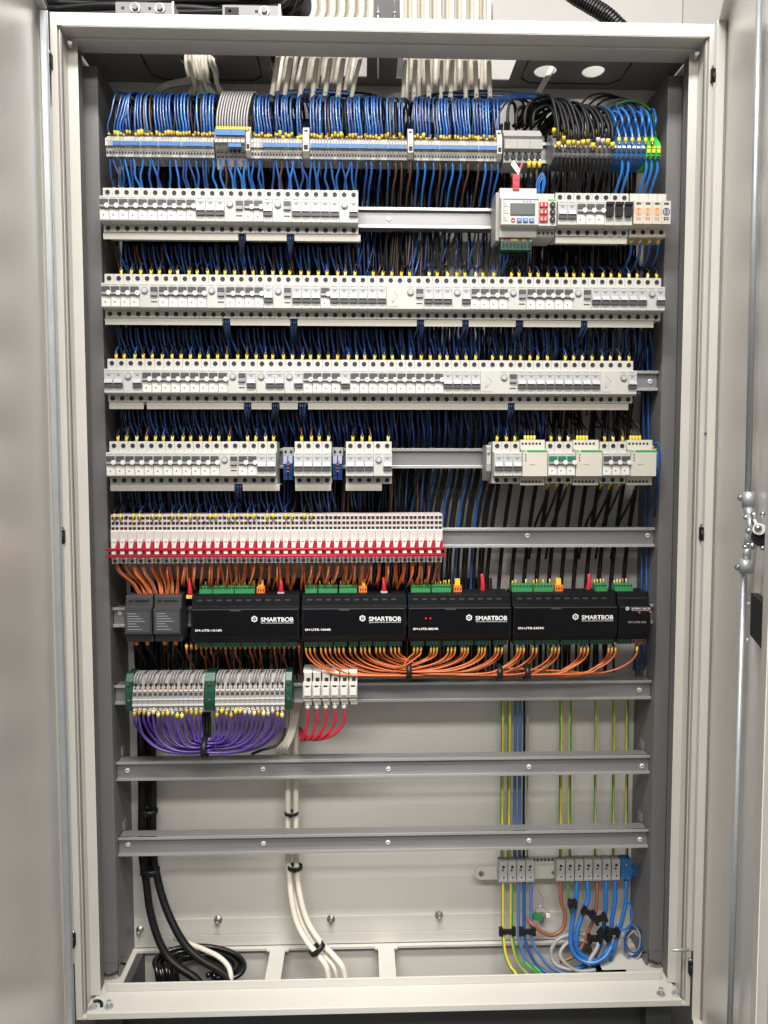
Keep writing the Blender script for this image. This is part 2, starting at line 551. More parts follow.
# hinges in the gap between frame and doors
for s, lst in ((-1, ((54, 60), (68, 536), (81, 940))), (1, ((711, 74), (698, 533), (688, 968)))):
    for (u, v) in lst:
        z = az(u, v, -0.006)
        b = MB()
        xh = s*(0.5665 if s < 0 else 0.5600)
        b.box(xh-0.0035, xh+0.0035, -0.006, -0.0005, z-0.012, z+0.010, 'black_plastic')
        b.cyl((xh, -0.007, z-0.014), (xh, -0.007, z+0.006), 0.0028, 'black_plastic', 10)
        b.cyl((xh, -0.006, z+0.014), (xh, -0.0005, z+0.014), 0.0022, 'steel', 8)
        cpart(b, 'hinge')
b = MB()
p = at(650, 950, -0.02)
p0, p1 = at(672, 950, -0.012), at(689, 950, -0.008)
b.cyl(p0, p1, 0.0026, 'zinc', 10)
b.ball(p0, 0.0026, 'zinc')
cpart(b, 'door_stay_pin')

# rails
def rail(k, x0, x1, screws):
    z = RZ[k]; b = MB(); h = 0.019
    b.box(x0, x1, RY, RY+0.0012, z+0.0135, z+h, 'rail_bright')  # lips use a lighter copy of the rail metal, highlight put into the colour
    b.box(x0, x1, RY, RY+0.0012, z-h, z-0.0135, 'rail_bright')
    b.box(x0, x1, RY+0.0012, RY+0.0068, z+0.0135, z+0.0147, 'rail_metal')
    b.box(x0, x1, RY+0.0012, RY+0.0068, z-0.0147, z-0.0135, 'rail_metal')
    b.box(x0, x1, RY+0.0068, RY+0.0080, z-0.0147, z+0.0147, 'rail_metal')
    b.box(x0+0.002, x1-0.002, RY+0.0081, RY+0.030, z+0.0165, z+0.0180, 'rail_metal')
    b.box(x0+0.002, x1-0.002, RY+0.0081, RY+0.030, z-0.0180, z-0.0165, 'rail_metal')
    r = cpart(b, 'mounting_rail', 0.0004)
    for u, v in screws:
        p = at(u, v, RY+0.006)
        c = MB()
        c.cyl((p.x, RY+0.0067, p.z), (p.x, RY+0.0045, p.z), 0.0050, 'screw_bright', 12, r1=0.004)
        c.box(p.x-0.003, p.x+0.003, RY+0.0042, RY+0.0044, p.z-0.0006, p.z+0.0006, 'black_plastic')
        c.build('screw', r)
XL, XR = -0.5205, 0.5205
rail(0, -0.5, 0.46, [])
rail(1, XL, XR, [(388.7, 218.6)])
rail(2, XL, XR, [])
rail(3, XL, XR, [(650, 381.5)])
rail(4, XL, XR, [])
rail(5, XL, XR, [(527.3, 535.3), (647.6, 535.3)])
rail(6, XL, XR, [(120, 613)])
rail(7, XL, XR, [(639.5, 690)])
rail(8, XL, XR, [(127.5, 770.5), (263, 769), (388.5, 769), (529, 766.8), (642, 766)])
rail(9, XL, XR, [(128, 844.5), (263.5, 843.5), (388, 842.5), (529, 840.5), (640, 839.5)])
for k, s in ((8, -1), (9, -1), (8, 1), (9, 1), (7, 1)):
    c = MB(); z = RZ[k]
    c.plate([(s*0.5205, z+0.019), (s*0.516, z+0.019), (s*0.5165, z+0.040), (s*0.5205, z+0.036)], RY+0.03, RY+0.045, 'rail_metal')
    cpart(c, 'rail_bracket')

# ------------------------------------------------------------------ doors
def door(s, ang, hx, width):
    """s=-1 left, +1 right; local x runs along the door from the hinge, local y = towards the outside skin for s=+1"""
    root = bpy.data.objects.new('door', None)
    ca, sa = math.cos(math.radians(ang)), math.sin(math.radians(ang))
    root.location = (hx, -0.104, 0); root.parent = cab; COL.objects.link(root)
    d = Vector((-s*sa, -ca, 0)); o = Vector((-d.y, d.x, 0))
    root.matrix_local = Matrix(((d.x, o.x, 0, hx), (d.y, o.y, 0, -0.104), (0, 0, 1, 0), (0, 0, 0, 1)))
    return root
def on_door(s, ang, hx, u, v, yl=0.0):
    """pixel -> (distance along the door, z) on the door's inner plane"""
    ca, sa = math.cos(math.radians(ang)), math.sin(math.radians(ang))
    d = Vector((-s*sa, -ca, 0)); o = Vector((-d.y, d.x, 0))
    H = Vector((hx, -0.004, 0)) + o*yl
    ray = FW + RT*((u-384)/FPX) + UP*((512-v)/FPX)
    t = (H-CAM).dot(o)/ray.dot(o)
    q = CAM+ray*t-H
    return q.dot(d), q.z
DZ0, DZ1 = 0.10, 1.889
# right door: outside is local +y
RA, RH = 18.5, 0.5648
dr = door(1, RA, RH, 0.58)
T = 0.0175
b = MB()
b.box(0, 0.58, T, T+0.0015, DZ0, DZ1, 'door_inner')
b.box(0, 0.0012, 0.0, T-0.0002, DZ0, DZ1, 'cream_paint')
b.box(0.0014, 0.0022, T-0.004, T-0.0002, DZ0, DZ1-0.004, 'gasket')
b.box(0.0014, 0.5786, 0.0016, T-0.0002, DZ1-0.002, DZ1, 'door_inner')
b.box(0.0014, 0.5786, 0.0016, T-0.0002, DZ0, DZ0+0.002, 'cream_paint')
sE, _ = on_door(1, RA, RH, 758, 760)
b.box(sE, sE+0.0012, 0.0014, T-0.0002, DZ0, DZ1, 'cream_paint')
b.box(sE, sE+0.03, 0.0, 0.0012, DZ0, DZ1, 'cream_paint')
o = b.build('door_panel', dr, bevel=0.0006)
# locking rods
def dpt(u, v, yl): return on_door(1, RA, RH, u, v, yl)
sr = dpt(747.8, 500, 0.008)[0]; srt = dpt(758.5, 0, 0.008)[0]; srb = dpt(729.5, 1010, 0.008)[0]; sl = dpt(744, 566, 0.008)[0]
_, zc = dpt(744, 492, 0.008)
b = MB(); b.cyl((sr, 0.008, zc), (srt, 0.008, DZ1-0.02), 0.0040, 'zinc', 12); b.build('locking_rod', dr)
_, zd = dpt(742, 566, 0.008)
b = MB(); b.cyl((srb, 0.008, DZ0+0.02), (sl, 0.008, zd), 0.0036, 'zinc', 12)
b.cyl((srb-0.006, 0.012, DZ0+0.02), (sl-0.006, 0.012, zd-0.01), 0.0013, 'zinc', 6); b.build('locking_rod', dr)
b = MB()
def dp3(u, v, yl):
    q = dpt(u, v, yl); return (q[0], yl, q[1])
b.cyl(dp3(748.5, 492, .006), dp3(748.3, 507, .006), 0.0075, 'zinc', 14)
b.cyl(dp3(748.3, 507, .006), dp3(749.5, 518, .006), 0.0070, 'zinc', 12, r1=0.0030)
b.cyl(dp3(742, 498, .004), dp3(747, 498, .004), 0.0032, 'zinc', 10); b.ball(dp3(741, 498, .003), 0.0048, 'steel')
b.cyl(dp3(749.5, 516, .006), dp3(750, 532, .006), 0.0030, 'zinc', 10)
b.ball(dp3(746, 517.5, .002), 0.0034, 'steel'); b.ball(dp3(754, 515, .002), 0.0040, 'steel'); b.cyl(dp3(754, 515, .004), dp3(754, 523, .006), 0.0032, 'zinc', 8)
b.ball(dp3(749, 531, .002), 0.0044, 'steel'); b.cyl(dp3(749.5, 532, .008), dp3(747.5, 548, .008), 0.0046, 'zinc', 10)
b.cyl(dp3(762, 530, .012), dp3(759, 529, -.002), 0.0066, 'screw_bright', 16); b.ball(dp3(758, 528, -.003), 0.0044, 'steel')
b.cyl(dp3(763, 536, .010), dp3(761.5, 537, .002), 0.0110, 'black_plastic', 12)
b.ball(dp3(763, 514, .004), 0.0034, 'steel'); b.ball(dp3(763, 548, .004), 0.0034, 'steel')
b.tube([dp3(754, 519, .003), dp3(757, 527, .000), dp3(757.3, 537, .000), dp3(754.5, 545, .003)], 0.0020, 'plastic_white', 8)
b.ball(dp3(745.2, 547, .002), 0.0032, 'steel'); b.ball(dp3(748, 544.5, .002), 0.0026, 'steel'); b.ball(dp3(752.5, 546, .002), 0.0046, 'steel')
b.cyl(dp3(747, 548, .007), dp3(746.5, 560, .007), 0.0046, 'zinc', 10)
b.cyl(dp3(746, 559, .006), dp3(745.6, 573, .006), 0.0080, 'zinc', 14)
b.ball(dp3(738.5, 567.5, .003), 0.0050, 'steel'); b.cyl(dp3(739, 567.5, .004), dp3(744, 567.5, .004), 0.0032, 'zinc', 8)
b.build('lock_mechanism', dr)
b = MB()
sa_, za_ = dpt(756, 599, 0.006); sb_, zb_ = dpt(756, 645, 0.006)
b.box(dpt(750.0, 620, 0.008)[0], dpt(762.5, 620, 0.008)[0], 0.008, 0.0170, zb_, za_, 'black_plastic')
b.cyl(dp3(749, 602, .008), dp3(749, 606, .008), 0.0025, 'zinc', 8); b.cyl(dp3(747.5, 638, .008), dp3(747.5, 643, .008), 0.0025, 'zinc', 8)
b.build('latch_box', dr, bevel=0.002)
# left door: outside is local -y
LA, LH = 10.0, -0.5678
dl = door(-1, LA, LH, 0.58)
b = MB()
b.box(0, 0.58, -T-0.0015, -T, DZ0, DZ1-0.002, 'door_inner')
b.box(0, 0.0012, -T+0.0002, 0.0, DZ0, DZ1-0.004, 'cream_paint')
b.box(0.0016, 0.5786, -T+0.0002, -0.0016, DZ1-0.0035, DZ1, 'cream_paint')
b.box(0.0016, 0.5786, -T+0.0002, -0.0016, DZ0, DZ0+0.002, 'cream_paint')
b.box(0.5788, 0.58, -T+0.0002, 0.0, DZ0, DZ1, 'cream_paint')
b.box(0.5570, 0.5786, -0.0012, 0.0, DZ0, DZ1, 'cream_paint')
b.build('door_panel', dl, bevel=0.0006)
b = MB()
b.box(0.0014, 0.0150, -0.0012, 0.0, DZ0, DZ1-0.012, 'zinc')
b.box(0.0140, 0.0150, -0.010, -0.0014, DZ0, DZ1-0.012, 'zinc')
b.box(0.008, 0.0095, 0.0002, 0.0012, DZ0, DZ1-0.012, 'zinc')
b.build('edge_strip', dl, bevel=0.0004)

# ------------------------------------------------------------------ circuit breakers
P = 0.01676
ROWN = {1: 'top', 2: 'second', 3: 'third', 4: 'fourth'}
SH, NO = -0.0520, -0.0715              # shoulder and nose depth relative to the rail lips
def housing(wd, nose='breaker_white', body='breaker_white'):
    b = MB(); g = 0.00025
    prof = [(-0.0008, 0.030), (SH+0.0006, 0.030), (SH, 0.0294), (SH, 0.0110), (NO+0.001, 0.0098), (NO, 0.0088), (NO, -0.0320), (NO+0.001, -0.0330), (SH, -0.0345), (SH, -0.0462), (SH+0.0008, -0.0470), (-0.0008, -0.0470)]
    b.prism(prof, g, wd-g, body, ch=0.0)
    return b
def holes(b, x, r=0.0042, zt=0.0222, zb=-0.0405):
    for z in (zt, zb):
        b.cyl((x, SH+0.0002, z), (x, SH-0.0006, z), r+0.0007, 'breaker_white', 14)
        b.cyl((x, SH-0.0006, z), (x, SH-0.0008, z), r, 'hole', 14)
        b.box(x-0.0016, x+0.0016, SH-0.0010, SH-0.0009, z-0.0006, z+0.0002, 'dark_grey')
def marks(b, x0, wd, z, n=4, h=0.0010, m='mark_grey'):
    x = x0
    while x < x0+wd:
        l = random.uniform(0.0008, 0.0022)
        b.box(x, min(x+l, x0+wd), NO-0.0004, NO-0.0001, z-h/2, z+h/2, m)
        x += l+random.uniform(0.0006, 0.0014)
def toggle_on(dark='dark_grey', mid='mid_grey', knob='plastic_white', x=0.0, flat=False):
    """switched-up lever: dark slot above, knob to the right"""
    t = MB()
    t.box(x+0.0014, x+P-0.0014, NO-0.0030, NO-0.0003, -0.0062, 0.0032, dark)
    t.box(x+0.0030, x+P-0.0034, NO-0.0040, NO-0.0031, -0.0062, 0.0008, dark)
    t.prism([(NO-0.0003, -0.0063), (NO-0.0040, -0.0068), (NO-0.0046, -0.0105), (NO-0.0003, -0.0125)], x+0.0012, x+P-0.0010, mid)
    if not flat:
        t.cyl((x+P-0.0028, NO-0.0052, -0.0080), (x+P-0.0028, NO-0.0003, -0.0080), 0.0043, knob, 12)
    return t
def toggle_off(dark='dark_grey', x=0.0):
    t = MB()
    t.box(x+0.0020, x+P-0.0020, NO-0.0006, NO-0.0003, 0.0004, 0.0014, 'mark_grey')
    t.box(x+0.0060, x+P-0.0060, NO-0.0007, NO-0.0003, -0.0028, -0.0002, 'mark_grey')
    t.box(x+0.0012, x+P-0.0012, NO-0.0005, NO-0.0002, -0.0090, 0.0040, 'light_grey')
    t.prism([(NO-0.0003, -0.0080), (NO-0.0040, -0.0100), (NO-0.0055, -0.0150), (NO-0.0003, -0.0160)], x+0.0014, x+P-0.0014, 'light_grey')
    t.box(x+0.0008, x+P-0.0006, NO-0.0034, NO-0.0003, -0.0225, -0.0162, dark)
    return t
def finish(root, wd, cells, tb=None, dark='dark_grey', extra=None):
    """cells: list of ('N'|'F'|'B'|'-') per module"""
    b = housing(wd)
    for i, c in enumerate(cells):
        x = i*P
        holes(b, x+P/2)
        if c != '-':
            marks(b, x+0.003, P-0.006, 0.0064)
        if c == 'N':
            b.box(x+0.0010, x+P-0.0010, NO-0.0005, NO-0.0002, -0.0310, -0.0150, 'plastic_white')
            b.cyl((x+P*0.42, NO-0.0006, -0.0235), (x+P*0.42, NO-0.0007, -0.0235), 0.0013, 'hole', 8)
            marks(b, x+0.003, P-0.008, -0.0185, h=0.0007)
        if c == 'D':
            b.box(x+0.003, x+P-0.003, NO-0.0005, NO-0.0002, -0.0235, -0.0215, 'dark_grey')
        if c == 'F':
            marks(b, x+0.004, P-0.008, -0.0275, h=0.0008)
    if extra: extra(b)
    b.build('housing', root)
    for i, c in enumerate(cells):
        x = i*P
        if c == 'N': toggle_on(dark, x=x).build('toggle', root)
        if c == 'D':
            t = MB(); t.box(x+0.0028, x+P-0.0018, NO-0.0030, NO-0.0003, -0.0050, 0.0026, 'dark_grey')
            t.prism([(NO-0.0003, -0.0051), (NO-0.0040, -0.0060), (NO-0.0044, -0.0120), (NO-0.0003, -0.0135)], x+0.0028, x+P-0.0020, 'mid_grey')
            t.build('toggle', root)
        if c == 'F': toggle_off(x=x).build('toggle', root)
        if c == 'B':
            t = MB(); cx = x+P*0.55
            t.cyl((cx, NO-0.0022, -0.0030), (cx, NO-0.0002, -0.0030), 0.0060, 'mid_grey', 16)
            t.cyl((cx, NO-0.0034, -0.0030), (cx, NO-0.0022, -0.0030), 0.0044, 'light_grey', 16)
            t.build('test_button', root)
def tri(b):      # faint printed triangle of the wide device
    for p, q in (((0.010, 0.002), (0.020, -0.010)), ((0.020, -0.010), (0.010, -0.022)), ((0.010, 0.002), (0.010, -0.022))):
        b.cyl((p[0], NO-0.0003, p[1]), (q[0], NO-0.0003, q[1]), 0.0003, 'light_grey', 4)
    marks(b, 0.003, 0.018, -0.0285, h=0.0010)
PROTO = {}
def make(kind):
    if kind == 'N': cells, nm = ['N'], 'circuit_breaker'
    elif kind == 'F': cells, nm = ['F'], 'circuit_breaker'
    elif kind == 'G': cells, nm = ['N'], 'circuit_breaker'
    elif kind == 'R': cells, nm = ['B', 'D'], 'residual_current_breaker'
    elif kind == 'r': cells, nm = ['B', 'F'], 'residual_current_breaker'
    elif kind == 'Q': cells, nm = ['-', '-', 'B', 'D'], 'residual_current_breaker'
    elif kind == 'q': cells, nm = ['-', '-', 'B', 'F'], 'residual_current_breaker'
    root = empty(nm, (0, 0, 0))
    finish(root, P*len(cells), cells, dark='green_toggle' if kind == 'G' else 'dark_grey', extra=tri if kind in 'Qq' else None)
    return root, len(cells)
KLAB = {'N': ('white one-module breaker with raised toggle over a dark slot', 'circuit breaker'),
        'F': ('white one-module breaker with toggle down on a dark band', 'circuit breaker'),
        'G': ('white breaker with green toggle slot', 'circuit breaker'),
        'R': ('two-module breaker with grey test button and raised toggle', 'residual current breaker'),
        'r': ('two-module breaker with grey test button and lowered toggle', 'residual current breaker'),
        'Q': ('wide blank-faced breaker with test button and raised toggle', 'residual current breaker'),
        'q': ('wide blank-faced breaker with test button and lowered toggle', 'residual current breaker')}
LATER = []
HOLES = {}                                # (row) -> x of each module centre, for the wires
def row(k, x0, pattern, where, p=P):
    x = x0; n = 0
    tot = len(pattern)
    for c in pattern:
        n += 1
        if c not in PROTO:
            PROTO[c] = make(c)
            root, wd = PROTO[c]
            root.location = (x, RY, RZ[k])
        else:
            root = dup(PROTO[c][0], (x, RY, RZ[k])); wd = PROTO[c][1]
        lab, cat = KLAB[c]
        short = {'N': 'breaker with raised toggle', 'F': 'breaker with lowered toggle', 'G': 'breaker with green toggle slot',
                 'R': 'test-button breaker, toggle raised', 'r': 'test-button breaker, toggle lowered',
                 'Q': 'wide blank breaker, toggle raised', 'q': 'wide blank breaker, toggle lowered'}[c]
        tag(root, f"{short}, {ordn(n)} device from left {where}", cat, f"{cat}s on the mounting rails")
        for j in range(wd):
            HOLES.setdefault(k, []).append(x+P/2+j*P)
        x += P*wd
r1 = 'N'*10+'FFF'+'RNNFR'+'FFFFF'+'r'
r2 = 'NNNN'+'R'+'NNNNN'+'R'+'NNNN'+'F'+'R'+'FFF'+'N'+'FFFFFF'+'Q'+'FFF'+'r'+'NNNN'+'R'+'NNNNN'+'R'+'FFFFFF'+'r'
r3 = 'FF'+'r'+'N'*9+'R'+'F'+'r'+'F'+'r'+'NNNN'+'F'+'N'*10+'FFFF'+'Q'+'F'*9+'q'
row(1, -0.4957-P/2, r1, 'in the long top breaker row')
row(2, -0.4961-P/2, r2, 'in the second breaker row')
row(3, -0.4944-P/2, r3, 'in the third breaker row')
row(4, -0.4941-P/2, 'N'*12+'R'+'NN'+'FF', 'in the fourth row long block')
row(4, -0.1601-P/2, 'FFFF', 'in the fourth row middle block')
row(4, -0.0669-P/2, 'FFFr', 'in the fourth row block beside bare rail')
row(1, 0.3126-P/2, 'FFNNN', 'right of the energy meter')

# black toggled breakers
x = 0.3126-P/2+5*P
root = None
for i in range(3):
    if root is None:
        root = empty('circuit_breaker', (x, RY, RZ[1]))
        b = housing(P); holes(b, P/2); marks(b, 0.003, P-0.006, 0.0064); marks(b, 0.003, P-0.006, -0.0255)
        b.box(P*0.3, P*0.7, SH-0.002, SH+0.006, -0.050, -0.0471, 'breaker_white')
        b.build('housing', root)
        t = MB(); t.box(0.0022, P-0.0022, NO-0.0060, NO-0.0003, -0.0180, 0.0055, 'black_plastic')
        t.box(0.0010, P-0.0010, NO-0.0085, NO-0.0061, 0.0010, 0.0060, 'black_plastic'); t.build('toggle', root)
        o = root
    else:
        o = dup(root, (x+i*P, RY, RZ[1]))
    tag(o, f"breaker with big black toggle, {('left', 'middle', 'right')[i]} of the three black ones", 'circuit breaker', 'circuit breakers on the mounting rails')
    HOLES[1].append(x+i*P+P/2)
# surge arresters
x = 0.3126-P/2+8*P+0.002
root = None
for i in range(4):
    o = empty('surge_arrester', (x+i*P, RY, RZ[1]))
    b = MB(); g = 0.00025
    b.prism([(-0.0008, 0.030), (SH, 0.030), (SH, 0.012), (NO-0.002, 0.0105), (NO-0.002, -0.0300), (SH, -0.0325), (SH, -0.0470), (-0.0008, -0.0470)], g, P-g, 'breaker_warm')
    b.cyl((P/2, SH-0.0002, -0.0385), (P/2, SH-0.0006, -0.0385), 0.0042, 'hole', 12)
    b.build('housing', o)
    c = 'orange_print' if i < 3 else 'violet_print'
    t = MB(); yy = NO-0.0024
    t.box(0.0042, P-0.0042, yy-0.0004, yy, 0.0040, 0.0072, 'dark_grey')
    t.ring((P/2, -0.0085), 0.0052, 0.0066, yy-0.0003, yy, c, 16)
    t.ring((P/2, -0.0085), 0.0022, 0.0032, yy-0.0003, yy, c, 12)
    t.box(P/2-0.0005, P/2+0.0005, yy-0.0003, yy, -0.0150, -0.0020, c)
    t.box(0.0040, P-0.0040, yy-0.0003, yy, -0.0195, -0.0185, c); t.box(0.0050, P-0.0050, yy-0.0003, yy, -0.0225, -0.0215, c)
    t.box(0.0045, 0.0056, yy-0.0003, yy, -0.0240, -0.0180, c); t.box(P-0.0056, P-0.0045, yy-0.0003, yy, -0.0240, -0.0180, c)
    t.build('cartridge', o)
    if i < 3:
        t = MB(); t.box(0.002, P-0.001, SH-0.0030, SH-0.0004, -0.0325, -0.0302, 'orange_print'); t.build('warning_strip', o)
    tag(o, f"cream surge arrester with {'orange' if i < 3 else 'violet'} ring print, {ordn(i+1)} of four at the row end", 'surge arrester', 'surge arresters at the end of the top breaker row')

# energy meter
mx0, mx1 = ax(500.5, 205, 0.045), ax(537.5, 205, 0.045)
met = empty('energy_meter', (mx0, RY, RZ[1]))
tag(met, 'white energy meter with grey display and blue buttons under a red tag', 'energy meter')
W = mx1-mx0
b = MB()
b.prism([(-0.0008, 0.036), (-0.055, 0.036), (-0.0555, 0.018), (-0.072, 0.014), (-0.072, -0.0330), (-0.058, -0.0345), (-0.056, -0.0505), (-0.0008, -0.0505)], 0, W, 'breaker_white', ch=0.0006)
b.box(-0.006, -0.0002, -0.050, -0.0008, -0.055, 0.030, 'term_grey')
Y = -0.0722
b.box(0.003, W-0.001, Y-0.0003, Y, 0.0100, 0.0116, 'button_blue')
for i in range(3):
    b.box(0.0385+i*0.006, 0.0420+i*0.006, Y-0.0003, Y, 0.0060, 0.0075, 'mark_grey')
for i, z in enumerate((0.006, 0.002, -0.002, -0.006, -0.010, -0.014, -0.019, -0.023, -0.027)):
    b.box(0.003, 0.006+0.0032*((i*7) % 3), Y-0.0003, Y, z, z+0.0008, 'mark_grey')
b.build('housing', met, bevel=0.0004)
b = MB(); b.box(0.0160, 0.0600, Y-0.0012, Y-0.0002, -0.0170, 0.0035, 'dark_grey'); b.box(0.0175, 0.0585, Y-0.0015, Y-0.0013, -0.0155, 0.0020, 'lcd'); b.build('display', met)
for i in range(4):
    cx = 0.0210+i*0.0110
    b = MB()
    if i == 0: b.ring((cx, -0.0255), 0.0026, 0.0036, Y-0.0015, Y-0.0002, 'red_plastic', 12)
    else:
        b.box(cx-0.0042, cx+0.0042, Y-0.0022, Y-0.0002, -0.0290, -0.0225, 'button_blue')
        b.box(cx-0.0022, cx+0.0022, Y-0.0025, Y-0.0023, -0.0262, -0.0253, 'print_white')
    b.build('button', met, bevel=0.0)
b = MB()
b.box(0.004, W-0.006, -0.050, -0.010, -0.0560, -0.0507, 'breaker_white')
for i, c in enumerate(('red_plastic', 'red_plastic', 'yellow', 'yellow', 'dark_grey', 'orange_plug', 'dark_grey')):
    b.box(0.008+i*0.007, 0.014+i*0.007, -0.0512, -0.045, -0.0556, -0.0512, c)
b.box(0.003, W-0.010, -0.054, -0.015, -0.0720, -0.0562, 'green_dark')
for i in range(8): b.box(0.006+i*0.0066, 0.0100+i*0.0066, -0.0546, -0.0541, -0.0690, -0.0600, 'hole')
b.build('terminal_plug', met)
# red tag standing on the meter
p = at(516, 188, 0.052)
tg = empty('wire_tag', (p.x, 0.055, RZ[1]+0.0365))
tag(tg, 'red folded tag with white paper flag standing on the energy meter', 'tag')
b = MB(); b.box(-0.006, 0.006, -0.004, 0.004, -0.004, 0.024, 'red_plastic'); b.box(-0.0045, 0.0045, -0.005, -0.0041, 0.002, 0.010, 'w_red'); b.box(-0.005, 0.005, -0.0048, -0.0041, 0.013, 0.021, 'w_red')
b.plate([(0.002, 0.024), (0.005, 0.025), (0.013, 0.043), (0.009, 0.044)], -0.002, 0.001, 'red_plastic')
b.build('sleeve', tg)
b = MB(); b.plate([(-0.010, 0.040), (-0.005, 0.048), (0.007, 0.031), (0.004, 0.022)], -0.0042, -0.0036, 'paper_white')
b.plate([(-0.003, 0.035), (-0.002, 0.0362), (0.003, 0.031), (0.002, 0.030)], -0.0045, -0.0043, 'mark_grey'); b.build('flag', tg)
# isolator with red fuses and black knobs
ix0, ix1 = ax(538.2, 210, 0.04), ax(556.5, 210, 0.04)
W = ix1-ix0
iso = empty('fuse_module', (ix0, RY, RZ[1]))
tag(iso, 'white fuse module with three red squares and three black round knobs', 'fuse module')
b = MB()
b.prism([(-0.0008, 0.028), (-0.052, 0.028), (-0.052, 0.016), (-0.070, 0.014), (-0.070, -0.0340), (-0.054, -0.0355), (-0.053, -0.0500), (-0.0008, -0.0500)], 0.0003, W-0.0003, 'breaker_white')
b.box(0.0006, W-0.0006, -0.0545, -0.0531, -0.0490, -0.0365, 'term_grey')
for i in range(4): b.cyl((0.005+i*0.008, -0.0546, -0.043), (0.005+i*0.008, -0.0549, -0.043), 0.0024, 'hole', 8)
b.box(W*0.52, W-0.001, -0.0704, -0.0701, 0.0095, 0.0120, 'green_bright')
b.build('housing', iso)
for i in range(3):
    z = 0.0015-i*0.0125
    b = MB(); b.box(0.0015, 0.0165, -0.0730, -0.0701, z-0.0040, z+0.0045, 'red_plastic')
    b.box(0.004, 0.0065, -0.0733, -0.0731, z-0.002, z+0.003, 'relay_white'); b.box(0.0110, 0.0135, -0.0733, -0.0731, z-0.002, z+0.003, 'relay_white')
    b.build('fuse', iso)
    b = MB(); b.cyl((0.0250, -0.0740, z), (0.0250, -0.0701, z), 0.0050, 'black_plastic', 14); b.cyl((0.0250, -0.0745, z), (0.0250, -0.0741, z), 0.0016, 'mid_grey', 8); b.build('knob', iso)

# fourth row, right: end clamp, breakers, contactors
def contactor(x0, wd, n):
    o = empty('contactor', (x0, RY, RZ[4]))
    b = MB()
    b.prism([(-0.0008, 0.0335), (-0.050, 0.0335), (-0.0505, 0.0170), (NO, 0.0150), (NO, -0.0330), (SH, -0.0350), (SH, -0.0500), (-0.0008, -0.0500)], 0.0003, wd-0.0003, 'breaker_warm')
    for i in range(6):
        cx = wd*(0.10+0.14*i)
        b.cyl((cx, -0.0501, 0.0265), (cx, -0.0507, 0.0265), 0.0022, 'hole', 8)
        b.cyl((cx, SH-0.0002, -0.0435), (cx, SH-0.0006, -0.0435), 0.0022, 'hole', 8)
    b.box(wd*0.28, wd*0.52, NO-0.0002+0.0, NO-0.0004, -0.0125, -0.0118, 'mark_grey')
    b.build('housing', o)
    b = MB(); b.box(wd*0.18, wd-0.0004, NO-0.0005, NO-0.0001, 0.0108, 0.0140, 'green_bright' if 0 else 'stripe_green'); b.box(wd*0.02, wd*0.10, NO-0.0005, NO-0.0001, 0.0112, 0.0136, 'green_bright'); b.build('stripe', o)
    b = MB()
    for z in (0.006, 0.001, -0.004): b.cyl((wd*0.13, NO-0.0008, z), (wd*0.13, NO-0.0001, z), 0.0013, 'dark_grey', 8)
    b.build('indicator', o)
    tag(o, f"cream contactor with green stripe, {('left', 'middle', 'rightmost')[n]} of the three", 'contactor', 'cream contactors on the fourth row')
    return o
gx = [ax(497.3, 445, 0.055), ax(521.7, 465, 0.04), ax(550.4, 445, 0.055), ax(576.3, 465, 0.04), ax(604.4, 445, 0.055), ax(630.6, 465, 0.04)]
cw = ax(656.5, 465, 0.04)-gx[5]
row(4, gx[0]-P/2, 'FFF', 'beside the end clamp, fourth row right')
contactor(gx[0]-P/2+3*P+0.001, gx[2]-P/2-(gx[0]-P/2+3*P)-0.002, 0)
row(4, gx[2]-P/2, 'GGG', 'among the green toggles, fourth row right')
contactor(gx[2]-P/2+3*P+0.001, gx[4]-P/2-(gx[2]-P/2+3*P)-0.002, 1)
row(4, gx[4]-P/2, 'NNN', 'between two contactors, fourth row right')
contactor(gx[4]-P/2+3*P+0.001, cw, 2)
for g_, (xc, nm) in enumerate(((gx[0]-P/2+3*P+0.001, 'left'), (gx[2]-P/2+3*P+0.001, 'middle'), (gx[4]-P/2+3*P+0.001, 'rightmost'))):
    for i in range(4):
        LATER.append((xc+0.012+i*0.0058, nm, i))
def endclamp(x, k, lab, wd=0.009, m='term_grey', h=0.024):
    b = MB()
    b.prism([(-0.0008, h), (-0.044, h), (-0.046, h-0.004), (-0.046, -h), (-0.030, -h-0.018), (-0.0008, -h-0.018)], x, x+wd, m)
    b.cyl((x+wd/2, -0.0462, 0.010), (x+wd/2, -0.0472, 0.010), 0.0028, 'steel', 10)
    b.box(x+0.001, x+wd-0.001, -0.0468, -0.0461, -0.012, 0.003, 'term_beige')
    o = b.build('end_clamp', None, bevel=0.0005); o.location = (0, RY, RZ[k])
    me = o.data
    for v in me.vertices: v.co.x -= x
    o.location.x = x
    tag(o, lab, 'end clamp')
endclamp(gx[0]-P/2-0.0105, 4, 'grey end clamp at the left end of the fourth row contactor group')

